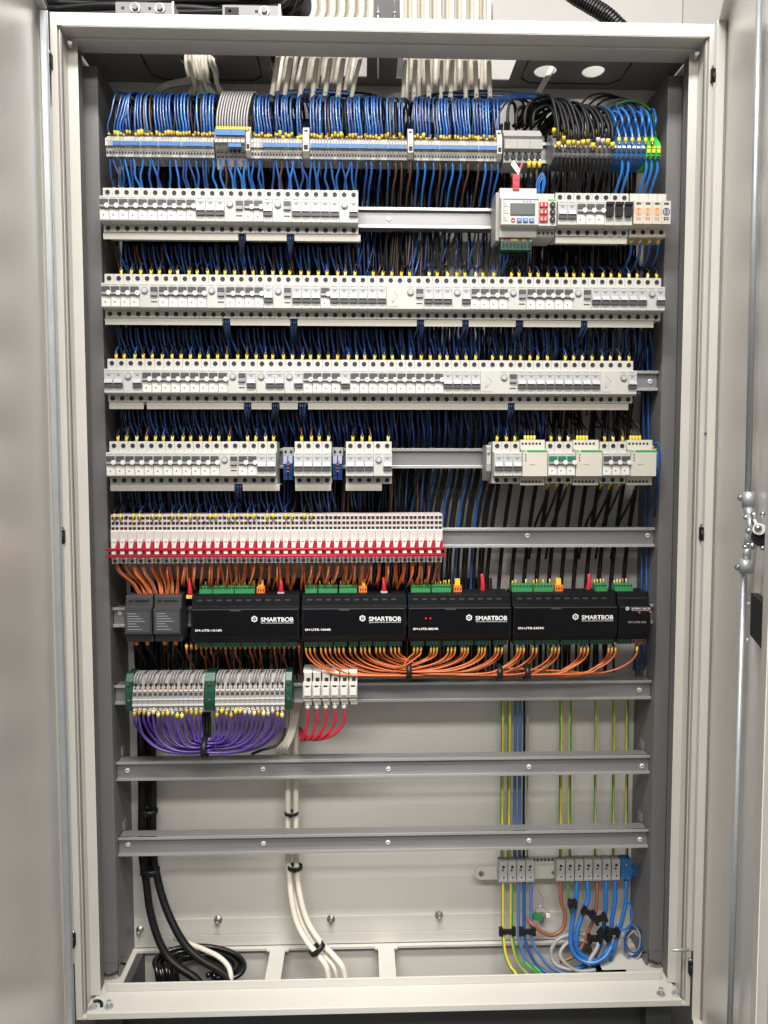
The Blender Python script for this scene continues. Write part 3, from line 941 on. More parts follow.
# label holder strips under the breakers
def strip(k, u0, u1, v, n, where):
    x0, x1 = ax(u0, v, 0.062), ax(u1, v, 0.062)
    b = MB()
    b.prism([(-0.058, -0.0005), (-0.0585, 0.0055), (-0.0550, 0.0070), (-0.0100, 0.0070), (-0.0100, 0.0055), (-0.0540, 0.0052), (-0.0555, -0.0045), (-0.0570, -0.0050)], 0, x1-x0, 'breaker_warm')
    o = b.build('busbar_cover'); o.location = (x0, RY+0.004, RZ[k]-0.0546)
    tag(o, f"white comb busbar cover, {ordn(n)} from the left under {where}", 'busbar cover', 'white comb busbar covers under the breakers')
STR = {1: ((104.6, 238.7), (246.8, 286.9), (294.9, 360.5), (554.5, 625.5)),
       2: ((106.4, 223), (231, 290.5), (298, 416.5), (424, 461.7), (468.3, 514.8), (522.7, 579.8), (586.5, 652)),
       3: ((110.6, 144.8), (148, 244.3), (252, 272), (280, 298), (308.4, 507), (514, 627)),
       4: ((111.7, 235), (243.3, 280), (295.6, 331.3), (345.8, 381.7))}
VV = {1: 238, 2: 322, 3: 408, 4: 488}
for k, lst in STR.items():
    for n, (a, c) in enumerate(lst):
        strip(k, a, c, VV[k], n+1, f"the {ROWN[k]} breaker row")

# blue terminals between fourth row blocks, and the one at far right
for i, (u, lab) in enumerate(((288.0, 'blue terminal pair with red marks left of the four-breaker block'), (337.5, 'blue terminal pair with red marks right of the four-breaker block'))):
    x = ax(u, 460, 0.07)
    o = empty('terminal_block', (x, RY, RZ[4]))
    b = MB(); b.box(-0.010, 0.010, -0.030, -0.0008, 0.004, 0.020, 'term_grey')
    b.prism([(-0.0008, 0.006), (-0.040, 0.004), (-0.044, -0.010), (-0.040, -0.040), (-0.0008, -0.040)], -0.0085, -0.0008, 'w_blue_deep'); b.prism([(-0.0008, 0.006), (-0.040, 0.004), (-0.044, -0.010), (-0.040, -0.040), (-0.0008, -0.040)], 0.0008, 0.0085, 'w_blue_deep')
    for s in (-1, 1): b.cyl((s*0.005, -0.0302, 0.012), (s*0.005, -0.0312, 0.012), 0.0024, 'hole', 8); b.cyl((s*0.005, -0.0412, -0.030), (s*0.005, -0.0422, -0.030), 0.0026, 'hole', 8)
    b.build('housing', o)
    b = MB()
    for z in (-0.006, -0.012, -0.018, -0.024): b.box(-0.0015, 0.0025, -0.0462, -0.0445, z-0.0014, z+0.0014, 'w_copperbrown')
    b.build('marker', o)
    tag(o, lab, 'terminal block')

# ------------------------------------------------------------------ top terminal row
zr = RZ[0]
def zz(v): return az(300, v-1.2, 0.058)
def tblock(x, w_, var, lab, grp):
    global TB
    key = (var,)
    if key not in TB:
        b = MB(); g = 0.0002
        z1, z2, z3, z4, z5 = zz(136.5)-zr, zz(141)-zr, zz(149)-zr, zz(154)-zr, zz(158.5)-zr
        body = ('term_grey', 'term_beige')[var]
        b.prism([(-0.0008, z1+0.002), (-0.034, z1+0.002), (-0.046, z2), (-0.0505, z2-0.001), (-0.0505, z3), (-0.046, z3-0.0015), (-0.044, z5), (-0.0008, z5)], g, w_-g, body)
        b.box(w_*0.2, w_*0.8, -0.0512, -0.0506, z2-0.006, z2-0.0015, 'term_beige')
        b.cyl((w_/2, -0.0452, z4-0.001), (w_/2, -0.0462, z4-0.001), w_*0.36, 'hole', 8)
        b.box(w_*0.15, w_*0.85, -0.0462, -0.0450, z3-0.0062, z3-0.0022, 'term_beige')
        b.box(w_*0.25, w_*0.75, -0.0380, -0.0352, z1-0.001, z1+0.0032, 'hole')
        o = b.build('terminal_block'); o.location = (x, RY, zr)
        TB[key] = o
    else:
        o = TB[key].copy(); COL.objects.link(o); o.location = (x, RY, zr)
    tag(o, lab, 'terminal block', grp)
    return o
TB = {}
TOPX = []
def tgroup(u0, u1, name):
    x0, x1 = ax(u0, 145, 0.058), ax(u1, 145, 0.058)
    n = round((x1-x0)/0.0053); wdt = (x1-x0)/n
    for i in range(n):
        tblock(x0+i*wdt, wdt, 0 if random.random() < .75 else 1, f"slim grey terminal block, {ordn(i+1)} from left {name}", 'slim grey terminal blocks in the top row')
        TOPX.append((x0+(i+.5)*wdt, name, i+1))
    # blue marker strips
    return x0, x1
segs = [(105, 213.5, 'in the leftmost blue-wired group', (112, 121.5, 140, 158, 181, 213)), (250.5, 302, 'in the second blue-wired group', (262, 274.5, 288, 301.5)),
        (309.5, 407.5, 'in the third blue-wired group', (310, 328, 350, 369, 388, 407)), (414, 501, 'in the rightmost blue-wired group', (414, 440, 458, 479, 500.5))]
ms = 0
for a, c, nm, cuts in segs:
    tgroup(a, c, nm)
    for p0, p1 in zip(cuts[:-1], cuts[1:]):
        ms += 1
        x0, x1 = ax(p0+.4, 147, 0.055), ax(p1-.4, 147, 0.055)
        b = MB(); b.box(0, x1-x0, -0.0520, -0.0513, zz(148.8)-zr, zz(145.0)-zr, 'strip_blue')
        b.box(x1-x0-0.004, x1-x0-0.002, -0.0523, -0.0521, zz(147.6)-zr, zz(146.2)-zr, 'dark_grey')
        o = b.build('marker_strip'); o.location = (x0, RY, zr)
        tag(o, f"blue marker strip, {ordn(ms)} from left across the top terminal row", 'marker strip', 'blue marker strips along the top terminal row')
for n, (u0, u1) in enumerate(((302.5, 309), (408, 413.5), (497.5, 502.5), (245.5, 250))):
    x0, x1 = ax(u0, 145, 0.052), ax(u1, 145, 0.052)
    o = empty('end_clamp', (x0, RY, zr)); W = x1-x0
    b = MB()
    b.prism([(-0.0008, zz(126)-zr), (-0.040, zz(126)-zr), (-0.054, zz(138)-zr), (-0.054, zz(153)-zr), (-0.045, zz(158)-zr), (-0.0008, zz(158)-zr)], 0, W, 'term_beige')
    b.build('housing', o, bevel=0.0004)
    b = MB(); b.cyl((W/2, -0.0540, zz(143)-zr), (W/2, -0.0552, zz(143)-zr), 0.0026, 'steel', 10); b.box(W*0.2, W*0.8, -0.0552, -0.0541, zz(151)-zr, zz(147)-zr, 'hole'); b.box(W*.25, W*.75, -0.0470, -0.0440, zz(133)-zr, zz(130)-zr, 'hole'); b.build('clamp_screw', o)
    tag(o, ('beige end clamp between second and third blue-wired terminal groups', 'beige end clamp between third and rightmost blue-wired terminal groups', 'beige end clamp beside the grey distribution block', 'beige end clamp right of the grey-wired terminals')[n], 'end clamp')
# double terminals with grey wires
x0, x1 = ax(214.5, 145, 0.05), ax(245, 145, 0.05)
n = 7; W = (x1-x0)/n
proto = None
for i in range(n):
    if proto is None:
        b = MB(); g = 0.0003
        b.prism([(-0.0008, zz(128)-zr), (-0.040, zz(128)-zr), (-0.056, zz(133)-zr), (-0.060, zz(142)-zr), (-0.056, zz(147)-zr), (-0.040, zz(160)-zr), (-0.034, zz(168)-zr), (-0.0008, zz(168)-zr)], g, W-g, 'term_grey')
        b.box(0.0005, W-0.0005, -0.0610, -0.0601, zz(146.8)-zr, zz(143.6)-zr, 'term_beige')
        b.cyl((W/2, -0.0495, zz(153.5)-zr), (W/2, -0.0530, zz(153.5)-zr), W*0.34, 'hole', 8)
        b.box(W*.2, W*.8, -0.0400, -0.0440, zz(158)-zr, zz(155.5)-zr, 'hole')
        proto = b.build('terminal_block'); o = proto
    else:
        o = proto.copy(); COL.objects.link(o)
    o.location = (x0+i*W, RY, zr)
    tag(o, f"two-tier grey terminal block, {ordn(i+1)} from left under the grey wires", 'terminal block', 'two-tier grey terminal blocks')
for j, (a, c, v0, v1) in enumerate(((214.8, 245, 134.3, 140.2), (228, 241, 148.3, 151.8))):
    b = MB(); xa, xb = ax(a, 137, 0.045), ax(c, 137, 0.045)
    b.box(0, xb-xa, -0.0632, -0.0615 if j == 0 else -0.0585, zz(v1)-zr, zz(v0)-zr, 'strip_blue')
    b.box((xb-xa)*.53, (xb-xa)*.55, -0.0634, -0.0633, zz(v1)-zr+0.001, zz(v0)-zr-0.002, 'dark_grey')
    o = b.build('marker_strip'); o.location = (xa, RY, zr)
    tag(o, ('wide blue marker strip above the grey-wired two-tier terminals', 'short blue marker piece low on the two-tier terminals')[j], 'marker strip', 'blue marker strips along the top terminal row')
# grey distribution block
x0, x1 = ax(504.5, 145, 0.05), ax(542.5, 145, 0.05)
W = x1-x0
o = empty('distribution_block', (x0, RY, zr))
tag(o, 'stepped light grey distribution block with black round sockets and black looped wires', 'distribution block')
b = MB()
b.prism([(-0.0008, zz(125.5)-zr), (-0.038, zz(125.5)-zr), (-0.042, zz(129)-zr), (-0.050, zz(130.5)-zr), (-0.050, zz(134)-zr), (-0.046, zz(136)-zr), (-0.060, zz(140)-zr), (-0.060, zz(149)-zr), (-0.052, zz(151)-zr), (-0.050, zz(161)-zr), (-0.0008, zz(161)-zr)], 0, W, 'term_grey')
for i in range(1, 3): b.box(W*i/3-0.0003, W*i/3+0.0003, -0.0603, -0.0601, zz(149)-zr, zz(140)-zr, 'w_red' if i == 1 else 'dark_grey')
b.build('housing', o, bevel=0.0004)
for i in range(6):
    b = MB(); cx = W*(i+.5)/6; z = zz(155.5)-zr
    b.cyl((cx, -0.0505, z), (cx, -0.0530, z), 0.0050, 'hole', 12); b.cyl((cx, -0.0505, z+0.0075), (cx, -0.0525, z+0.0075), 0.0026, 'hole', 8)
    b.build('socket', o)
# feed-through terminals for black wires
x0, x1 = ax(554, 145, 0.05), ax(612, 145, 0.05)
n = 12; W = (x1-x0)/n; proto = None
def bigterm(x, W, mats, name, lab, grp, proto):
    if proto is None:
        root = empty('terminal_block', (x, RY, zr))
        b = MB(); g = 0.0003
        b.prism([(-0.0008, zz(128)-zr), (-0.030, zz(128)-zr), (-0.050, zz(139)-zr), (-0.056, zz(146)-zr), (-0.052, zz(156)-zr), (-0.036, zz(159)-zr), (-0.0008, zz(159)-zr)], g, W-g, mats[0])
        b.cyl((W/2, -0.0525, zz(155)-zr), (W/2, -0.0550, zz(155)-zr), W*0.36, 'hole', 8)
        b.box(W*.2, W*.8, -0.0560, -0.0535, zz(150.5)-zr, zz(147)-zr, mats[1])
        b.build('housing', root)
        b = MB(); b.box(W*.15, W*.85, -0.0565, -0.0545, zz(146.2)-zr, zz(143.8)-zr, mats[2]); b.build('marker', root)
    else:
        root = dup(proto, (x, RY, zr))
    tag(root, lab, 'terminal block', grp)
    return root
for i in range(n):
    proto_ = bigterm(x0+i*W, W, ('panel_grey', 'hole', 'term_beige'), '', f"grey feed-through terminal, {ordn(i+1)} from left under black looped wires", 'grey feed-through terminals', proto)
    proto = proto or proto_
x0, x1 = ax(612.6, 145, 0.05), ax(646.5, 145, 0.05)
n = 7; W = (x1-x0)/n; proto = None
for i in range(n):
    proto_ = bigterm(x0+i*W, W, ('strip_blue', 'hole', 'print_white'), '', f"blue neutral terminal, {ordn(i+1)} from left beside the black-wired ones", 'blue neutral terminals', proto)
    proto = proto or proto_
x0, x1 = ax(647, 145, 0.05), ax(662, 145, 0.05)
n = 3; W = (x1-x0)/n; proto = None
for i in range(n):
    proto_ = bigterm(x0+i*W, W, ('green_bright', 'yellow', 'yellow'), '', f"green and yellow earth terminal, {('left', 'middle', 'right')[i]} one at the row end", 'earth terminals at the end of the top row', proto)
    proto = proto or proto_

# ------------------------------------------------------------------ wires
def wire(kind, m, pts, r, label, cat, group=None, fer=None, n=6, sub=5, m2=None, fl=0.008):
    b = MB(); b.tube(pts, r, m, n, sub, m2=m2)
    o = b.build(kind, None, origin=pts[0])
    tag(o, label, cat, group)
    if fer:
        a = Vector(pts[0]); d = (Vector(pts[1])-a).normalized()
        c = MB(); q = a*0
        c.cyl(q-d*0.003, q+d*fl, r*(1.2 if fer == 'yellow_dim' or (r == .0021) else 1.35 if r > .0019 else 1.5), fer, 8)
        c.cyl(q-d*0.006, q-d*0.003, r*0.8, 'steel', 6)
        c.build('ferrule', o)
    return o
WM = {'navy_wire': 'navy wire', 'blue_wire': 'blue wire', 'black_wire': 'black wire', 'brown_wire': 'brown wire', 'grey_wire': 'grey wire'}
# blue arches into the top terminal blocks
ztop = zz(134.5)
cnt = {}
for ti, (x, nm, i) in enumerate(TOPX):
    for rep in range(1):
        if ti % 7 == 1: continue
        q = random.random()
        if q < 0.90: kind, m = 'blue_wire', random.choice(['w_blue', 'w_blue', 'w_sky', 'w_blue_deep'])
        elif q < 0.93: kind, m = 'black_wire', 'w_black'
        elif q < 0.97: kind, m = 'brown_wire', 'w_brown'
        else: kind, m = 'grey_wire', 'w_darkgrey'
        back = (kind != 'blue_wire')
        h = random.uniform(-0.002, 0.002) + (0.002 if not back else 0.0)
        zt = az(300, 99, 0.10)+h
        y0 = RY-0.036 + (0.006 if back else 0)
        ys = random.uniform(-0.002, 0.002)
        lean = (0.009 if x < ax(122, 100, .06) else -0.0035)+random.uniform(-0.0012, 0.0012)+0.0015*math.sin(x*37)
        hk = 0.010+0.002*math.sin(x*23)
        pts = [(x, y0, ztop+random.uniform(-0.002, 0.0035)), (x+random.uniform(-.0006, .0006), y0-0.003, ztop+0.014), (x+lean*0.6, y0-0.002+ys, ztop+0.036),
               (x+lean+hk*.15, y0+0.006+ys, zt-0.012), (x+lean+hk*.6, y0+0.020, zt-0.001), (x+lean+hk*1.3, y0+0.040, zt+0.001), (x+lean+hk*1.8, y0+0.062, zt-0.012), (x+lean+hk*2, y0+0.074, zt-0.04)]
        wire(kind, m, pts, 0.0019, f"{WM[kind]} arching into the {ordn(i)} slim terminal from left {nm}", 'wire', 'wires arching into the top terminal row', fer=random.choice(['yellow_dim', 'yellow_dim', 'yellow_dim', 'yellow']), fl=random.uniform(.002, .007))
# second layer of ferrules just above, offset (double level terminals)
for idx, (x, nm, i) in enumerate(TOPX):
    if idx % 5 in (1, 3):
        y0 = RY-0.026
        zt = az(300, 101, 0.11)
        pts = [(x+0.002, y0, ztop+0.006), (x+0.002, y0, ztop+0.02), (x+0.004, y0+0.010, zt-0.018), (x+0.006, y0+0.035, zt-0.004), (x+0.008, y0+0.065, zt-0.03)]
        wire('black_wire', 'w_black', pts, 0.0024, f"black wire behind the arches over the {ordn(i)} slim terminal {nm}", 'wire', 'wires arching into the top terminal row', fer='yellow_dim', fl=0.005)
# grey wires
x0, x1 = ax(216, 128, 0.05), ax(246, 128, 0.05)
for i in range(12):
    x = x0+(x1-x0)*i/11
    zt = az(230, 91, 0.08)
    z0 = az(230, 127, 0.05)
    le = 0.012
    pts = [(x, 0.062, z0), (x, 0.060, z0+0.016), (x+le*.2, 0.064, z0+0.040), (x+le*.7, 0.078, zt-0.004), (x+le*1.4, 0.100, zt+0.001), (x+le*2, 0.125, zt-0.010), (x+le*2.2, 0.140, zt-0.04)]
    wire('grey_wire', 'w_grey', pts, 0.0018, f"pale grey wire, {ordn(i+1)} of twelve arching into the two-tier terminals", 'wire', 'pale grey wires in the top row', fer='yellow', fl=0.005)
for i in range(10):
    x = x0+0.004+(x1-x0)*i/10
    z0 = az(230, 163, 0.07)
    pts = [(x, 0.074, z0), (x, 0.076, z0-0.012), (x, 0.095, z0-0.03), (x+random.uniform(-.01, .01), 0.12, z0-0.06), (x+random.uniform(-.02, .02), 0.15, z0-0.12)]
    wire('black_wire', 'w_black', pts, 0.0019, f"black wire leaving the lower tier, {ordn(i+1)} from left under the grey wires", 'wire', 'black wires under the two-tier terminals', fer='yellow', fl=0.005)
# black loops right
x0, x1 = ax(555, 128, 0.06), ax(611, 128, 0.06)
for i in range(24):
    x = x0+(x1-x0)*i/23
    up = (i % 2 == 0)
    z0 = az(580, (144 if not up else 131)+random.uniform(-3, 4), 0.055)
    y0 = 0.050 if not up else 0.066
    h = az(580, 104-random.uniform(0, 6)+i*0.5, 0.09)
    sx = -random.uniform(0.022, 0.045)
    pts = [(x, y0, z0), (x+random.uniform(-.003, .002), y0-0.004, z0+0.014), (x-0.002, y0, z0+0.035), (x+sx*.3, y0+0.018, h-0.008), (x+sx*.8, y0+0.036, h+0.004), (x+sx*1.4, y0+0.055, h), (x+sx*2.2, y0+0.075, h-0.025)]
    wire('black_wire', 'w_black', pts, 0.0030, f"thick black wire, {ordn(i+1)} from left looping into feed-through terminals", 'wire', 'black looped wires in the top row', fer=random.choice(['yellow', 'term_beige', 'yellow_dim', 'yellow_dim']), fl=0.006)
for i in range(4):
    x = ax(508.5+i*8.6, 126, 0.06)
    z0 = az(520, 125, 0.065); h = az(520, 101+i % 2*4, 0.08)
    sx = 0.012+0.006*i
    pts = [(x, 0.068, z0), (x, 0.068, z0+0.018), (x+sx*.3, 0.074, h-0.010), (x+sx, 0.085, h), (x+sx*1.8, 0.105, h-0.006), (x+sx*2.2, 0.125, z0), (x+sx*2.2, 0.14, z0-0.03)]
    wire('black_wire', 'w_black', pts, 0.0030, f"black wire, {ordn(i+1)} of four looping into the grey distribution block top", 'wire', 'black wires of the distribution block')
for i in range(5):
    u = (529, 534, 539.5)[i] if i < 3 else (544, 548)[i-3]
    x = ax(u, 162, 0.06); z0 = az(530, 163 if i < 3 else 166, 0.058)
    pts = [(x, 0.058, z0), (x, 0.062, z0-0.014), (x+0.003, 0.08, z0-0.032), (x+0.006, 0.11, z0-0.06), (x+0.008, 0.14, z0-0.12)]
    wire('black_wire', 'w_black', pts, 0.0026, f"black wire, {ordn(i+1)} from left dropping behind the energy meter", 'wire', 'black wires of the distribution block', fer='yellow' if i < 3 else None)
# long wires running sideways above the arches
for i in range(16):
    u0 = random.uniform(245, 300) if i < 8 else random.uniform(405, 430)
    u1 = u0+random.uniform(60, 110)
    v0 = 96+random.uniform(-2, 3)
    y = random.uniform(0.11, 0.15)
    a = at(u0, v0+3, y); c = at((u0+u1)/2, v0-random.uniform(0, 5), y-0.01); d = at(u1, v0+2, y)
    m = ['w_blue', 'w_darkgrey', 'w_blue_deep', 'w_black'][i % 4]
    kind = {'w_blue': 'blue_wire', 'w_darkgrey': 'grey_wire', 'w_blue_deep': 'blue_wire', 'w_black': 'black_wire'}[m]
    wire(kind, m, [a+Vector((-0.01, 0.02, -0.02)), a, c, d, d+Vector((0.01, 0.02, -0.02))], 0.0024, f"{WM[kind]} running sideways over the arches, {ordn(i % 8+1)} of the {'left' if i < 8 else 'middle'} lot", 'wire', 'wires running sideways under the cable entries')
for i in range(6):
    a = at(476+i*4, 112+i*1, 0.085); c = at(492+i*4, 99, 0.095); d = at(530+i*3, 94+i*1.2, 0.115); e = at(556, 100+i, 0.14)
    wire('blue_wire', 'w_blue_deep' if i % 2 else 'w_blue', [a, c, d, e], 0.0024, f"blue wire sweeping right above the distribution block, {ordn(i+1)} of six", 'wire', 'blue wires sweeping over the distribution block')
for i in range(5):
    a = at(575+i*7, 112, 0.10); c = at(592+i*9, 95+i*1.5, 0.12); d = at(618+i*8, 98+i*3, 0.13); e = at(640+i*4, 125+i*3, 0.12)
    m = ['w_brown', 'w_black', 'w_black', 'w_grey' if 0 else 'w_darkgrey', 'w_green'][i]
    kind = ['brown_wire', 'black_wire', 'black_wire', 'grey_wire', 'green_wire'][i]
    wire(kind, m, [a, c, d, e], 0.0022, f"{kind.replace('_', ' ')} curving over the blue terminals to the earth terminals, {ordn(i+1)} in the fan", 'wire')
for i in range(14):
    x = ax(557+i*4.1, 158, 0.06)
    z0 = az(580, 157, 0.056)
    dx = random.uniform(-0.008, 0.006)
    pts = [(x, 0.057, z0), (x, 0.058, z0-0.012), (x+dx*.4, 0.066, z0-0.030), (x+dx, 0.080, z0-0.050), (x+dx, 0.11, z0-0.075), (x+dx*1.5, 0.15, z0-0.14)]
    wire('black_wire', 'w_black', pts, 0.0026, f"black wire, {ordn(i+1)} from left leaving the feed-through terminals downwards", 'wire', 'black wires under the feed-through terminals')
# blue loops in blue terminals
for i in range(13):
    x = ax(614+i*3.3, 140, 0.06)
    z0 = az(630, 142 if i % 2 else 130, 0.055); h = az(630, 106+i % 3*3+abs(i-5)*.6, 0.09)
    sx = -0.012+0.0015*i
    pts = [(x, 0.050 if i % 2 else 0.064, z0), (x, 0.052, z0+0.012), (x+sx*.3, 0.060, z0+0.03), (x+sx, 0.085, h), (x+sx*1.8, 0.11, h-0.006), (x+sx*2, 0.13, h-0.04)]
    wire('blue_wire', 'w_sky' if i % 3 else 'w_blue', pts, 0.0024, f"bright blue wire, {ordn(i+1)} from left looping into the blue terminals", 'wire', 'blue wires of the neutral terminals', fer='yellow' if i % 2 else None, fl=0.005)
for i, u in enumerate((620, 626, 644, 649, 655)):
    x = ax(u, 170, 0.07)
    pts = [(x, 0.060, az(630, 158, 0.06)), (x+0.001, 0.062, az(630, 170, .06)), (x-0.002, 0.070, az(630, 182, .07)), (x-0.003, 0.080, az(630, 190, .08)), (x-0.004, 0.11, az(630, 205, .08))]
    wire('blue_wire', 'w_sky', pts, 0.0028, f"thick bright blue wire, {ordn(i+1)} from left dropping to the surge arresters", 'wire', 'blue wires above the surge arresters')
# short blue wires from the top terminals down to the first breaker row
def xs_range(a, c, step, jit):
    x = a
    while x < c:
        yield x+random.uniform(-jit, jit); x += step
zb = zz(157.5)
nn = 0
HX1 = [x for x in HOLES[1]]
for j, hx in enumerate(HX1[:27]):
    for s in ((-0.004, 0.004) if random.random() < 0.75 else (0.003,)):
        nn += 1
        xa = hx+s*1.6+random.uniform(-0.006, 0.006); xe = hx+0.002+s*0.5
        zE = RZ[1]+0.0305
        m = random.choice(['w_blue', 'w_blue', 'w_sky', 'w_blue_deep'])
        if random.random() < 0.12: m = 'w_brown'
        kind = 'brown_wire' if m == 'w_brown' else 'blue_wire'
        bow = random.uniform(-0.004, 0.004)
        pts = [(xe, 0.084, zE+0.001), (xe, 0.080, zE+0.012), ((xe*2+xa)/3+bow, 0.074, zE+0.026), ((xe+2*xa)/3, 0.071, (zE+zb)/2+0.014), (xa, 0.069, zb)]
        wire(kind, m, pts, 0.0021, f"{WM[kind]} from the top terminals, {ordn(nn)} from left entering the top breaker row", 'wire', 'wires between top terminals and top breaker row', fer='yellow', fl=0.008)
# blue wires passing behind the bare rail of row one
nn = 0
for x in xs_range(ax(364, 180, 0.1), ax(500, 180, 0.1), 0.0135, 0.003):
    nn += 1
    m = random.choice(['w_blue', 'w_blue', 'w_sky', 'w_blue_deep', 'w_brown'])
    kind = 'brown_wire' if m == 'w_brown' else 'blue_wire'
    dx = random.uniform(-0.018, 0.004)
    pts = [(x, 0.070, zb+0.002), (x+0.002, 0.072, zb-0.02), (x+dx*.3, 0.09, zb-0.05), (x+dx*.5, 0.145, zb-0.095), (x+dx, 0.155, 1.56), (x+dx*1.6-0.01, 0.150, 1.50), (x+dx*1.6-0.02, 0.12, 1.482)]
    wire(kind, m, pts, 0.0021, f"{WM[kind]} passing behind the bare top rail, {ordn(nn)} from its left end", 'wire', 'wires behind the bare top rail')

# supply wires of rows 2..4: from the ferrule in each module up and back behind the rows
DK = ['w_black', 'w_black', 'w_navy', 'w_navy', 'w_black', 'w_black', 'w_blue_deep', 'w_black', 'w_navy', 'w_brown']
def kd(m): return {'w_black': 'black_wire', 'w_navy': 'navy_wire', 'w_blue_deep': 'blue_wire', 'w_brown': 'brown_wire', 'w_blue': 'blue_wire'}[m]
for k in (2, 3, 4):
    hs = HOLES[k]
    for j, x in enumerate(hs):
        if random.random() < (0.06 if k < 4 else 0.12): continue
        z = RZ[k]+0.0305
        m = random.choice(DK)
        dx = random.uniform(-0.022, 0.012)
        yb = random.uniform(0.135, 0.185)
        xo = x+random.uniform(0.001, 0.005)
        pts = [(xo, RY-0.040, z+0.003), (xo+random.uniform(-.001, .002), RY-0.040, z+0.014), (xo+dx*.1, RY-0.022, z+0.026), (xo+dx*.2, RY+0.010, z+0.026+random.uniform(0, .006)),
               (xo+dx*.4, yb-0.02, z+0.034), (xo+dx*.7, yb, z+0.060), (xo+dx, yb, z+0.085), (xo+dx*1.3, yb, z+0.16)]
        wire(kd(m), m, pts, 0.0018, f"dark wire curling up from the {ordn(j+1)} module from left of the {ROWN[k]} breaker row", 'wire', f'dark wires curling out of the {ROWN[k]} breaker row', fer=random.choice(['yellow', 'yellow', 'yellow', 'orange_print' if 0 else 'yellow_pale']), fl=0.0075)
# surge arrester / green breaker lower ferrules
for i in range(4):
    x = 0.3126-P/2+8*P+0.002+P*(i+.5)
    pts = [(x, RY-0.040, RZ[1]-0.049), (x, RY-0.040, RZ[1]-0.060), (x+0.002, RY-0.02, RZ[1]-0.080), (x-0.006, RY+0.04, RZ[1]-0.12), (x-0.010, RY+0.05, RZ[1]-0.17)]
    wire('blue_wire', 'w_blue', pts, 0.0026, f"blue wire under surge arrester {ordn(i+1)} from left", 'wire', 'blue wires under the surge arresters', fer='yellow', fl=0.008)
low = [gx[2]+P*i for i in range(3)]+[gx[4]+P*i for i in range(3)]+[gx[5]+0.02]
for i, x in enumerate(low):
    pts = [(x, RY-0.040, RZ[4]-0.049), (x, RY-0.038, RZ[4]-0.060), (x-0.002, RY-0.01, RZ[4]-0.090), (x-0.008, RY+0.03, RZ[4]-0.135), (x-0.014, RY+0.05, RZ[4]-0.20)]
    wire('black_wire', 'w_black', pts, 0.0024, f"black wire with yellow ferrule hanging under fourth row right, {ordn(i+1)} from left", 'wire', 'black wires under the contactor group', fer='yellow', fl=0.009)
for x, nm, i in LATER:
    z = RZ[4]+0.0338
    pts = [(x, RY-0.036, z), (x, RY-0.036, z+0.010), (x+0.001, RY-0.026, z+0.022), (x+0.002, RY+0.005, z+0.034), (x+0.003, RY+0.04, z+0.06), (x+0.003, RY+0.055, z+0.10)]
    wire('black_wire', 'w_black', pts, 0.0017, f"black wire on top of the {nm} contactor, {ordn(i+1)} of four", 'wire', 'black wires on top of the contactors', fer='yellow', fl=0.008)
# mass of dark wires hanging behind the rows
HM = MB()
def hang(x, ztopw, zbot, m, r, lean, bowl=0.012, y=None):
    yb = y or random.uniform(0.125, 0.185)
    n = max(3, int((ztopw-zbot)/0.075))
    pts = []
    ph = random.uniform(0, 6)
    for i in range(n+1):
        t = i/n
        pts.append((x-lean*t+math.sin(ph+t*n*0.9)*bowl*0.4, yb+math.sin(ph*2+t*n)*0.006, ztopw+(zbot-ztopw)*t))
    HM.tube(pts, r, m, 5, 3)
for x in xs_range(-0.505, 0.10, 0.0046, 0.003):
    m = random.choice(['w_navy', 'w_blue_deep', 'w_black', 'w_black', 'w_navy', 'w_black', 'w_brown'])
    if x > -0.10: m = random.choice(['w_navy', 'w_black', 'w_blue_deep', 'w_black', 'w_brown'])
    hang(x, 1.68, 1.0+random.uniform(-.01, .03), m, 0.0021, random.uniform(0, 0.02))
for x in xs_range(-0.505, 0.06, 0.0036, 0.001):
    hang(x, 1.80, 1.0, 'w_black', 0.0024, 0.0, 0.003, 0.193)
for x in xs_range(-0.50, 0.505, 0.0085, 0.005):
    m = random.choice(['w_black', 'w_black', 'w_navy', 'w_brown', 'w_black'])
    hang(x, 1.66, 1.13+random.uniform(0, .1), m, 0.0019, random.uniform(-0.01, 0.02))
# evenly spaced long wires on the right, down to the black controllers
i = 0
for u in [378+8.2*k for k in range(14)]:
    i += 1
    m = 'w_blue' if i % 2 else 'w_black'
    x = ax(u, 500, 0.16)
    for rep, mm in enumerate((m, 'w_black')):
        xx = x+rep*0.006
        pts = [(xx+0.035, 0.165, 1.40), (xx+0.025, 0.17, 1.25), (xx+0.018, 0.172, 1.12), (xx+0.004, 0.17, 1.05), (xx-0.004, 0.172, 0.98), (xx-0.008, 0.17, 0.92), (xx-0.010, 0.16, 0.86), (xx-0.010, 0.15, 0.82)]
        wire(kd(mm), mm, pts, 0.0030, f"long {'blue' if mm != 'w_black' else 'black'} wire leaning past the bare fifth rail, {('first', 'second')[rep]} in the {ordn(i)} pair", 'wire', 'long wires behind the bare fifth rail')
i = 0
for u in [494+12.6*k for k in range(12)]:
    i += 1
    x = ax(u, 500, 0.16)
    pts = [(x+0.030, 0.165, 1.40), (x+0.022, 0.17, 1.25), (x+0.014, 0.172, 1.12), (x+0.003, 0.17, 1.04), (x-0.004, 0.172, 0.98), (x-0.010, 0.17, 0.92), (x-0.016, 0.16, 0.86), (x-0.020, 0.14, 0.84)]
    wire('black_wire', 'w_black', pts, 0.0042, f"thick black wire, {ordn(i)} from left behind the bare fifth rail on the right", 'wire', 'thick black wires behind the fifth rail')
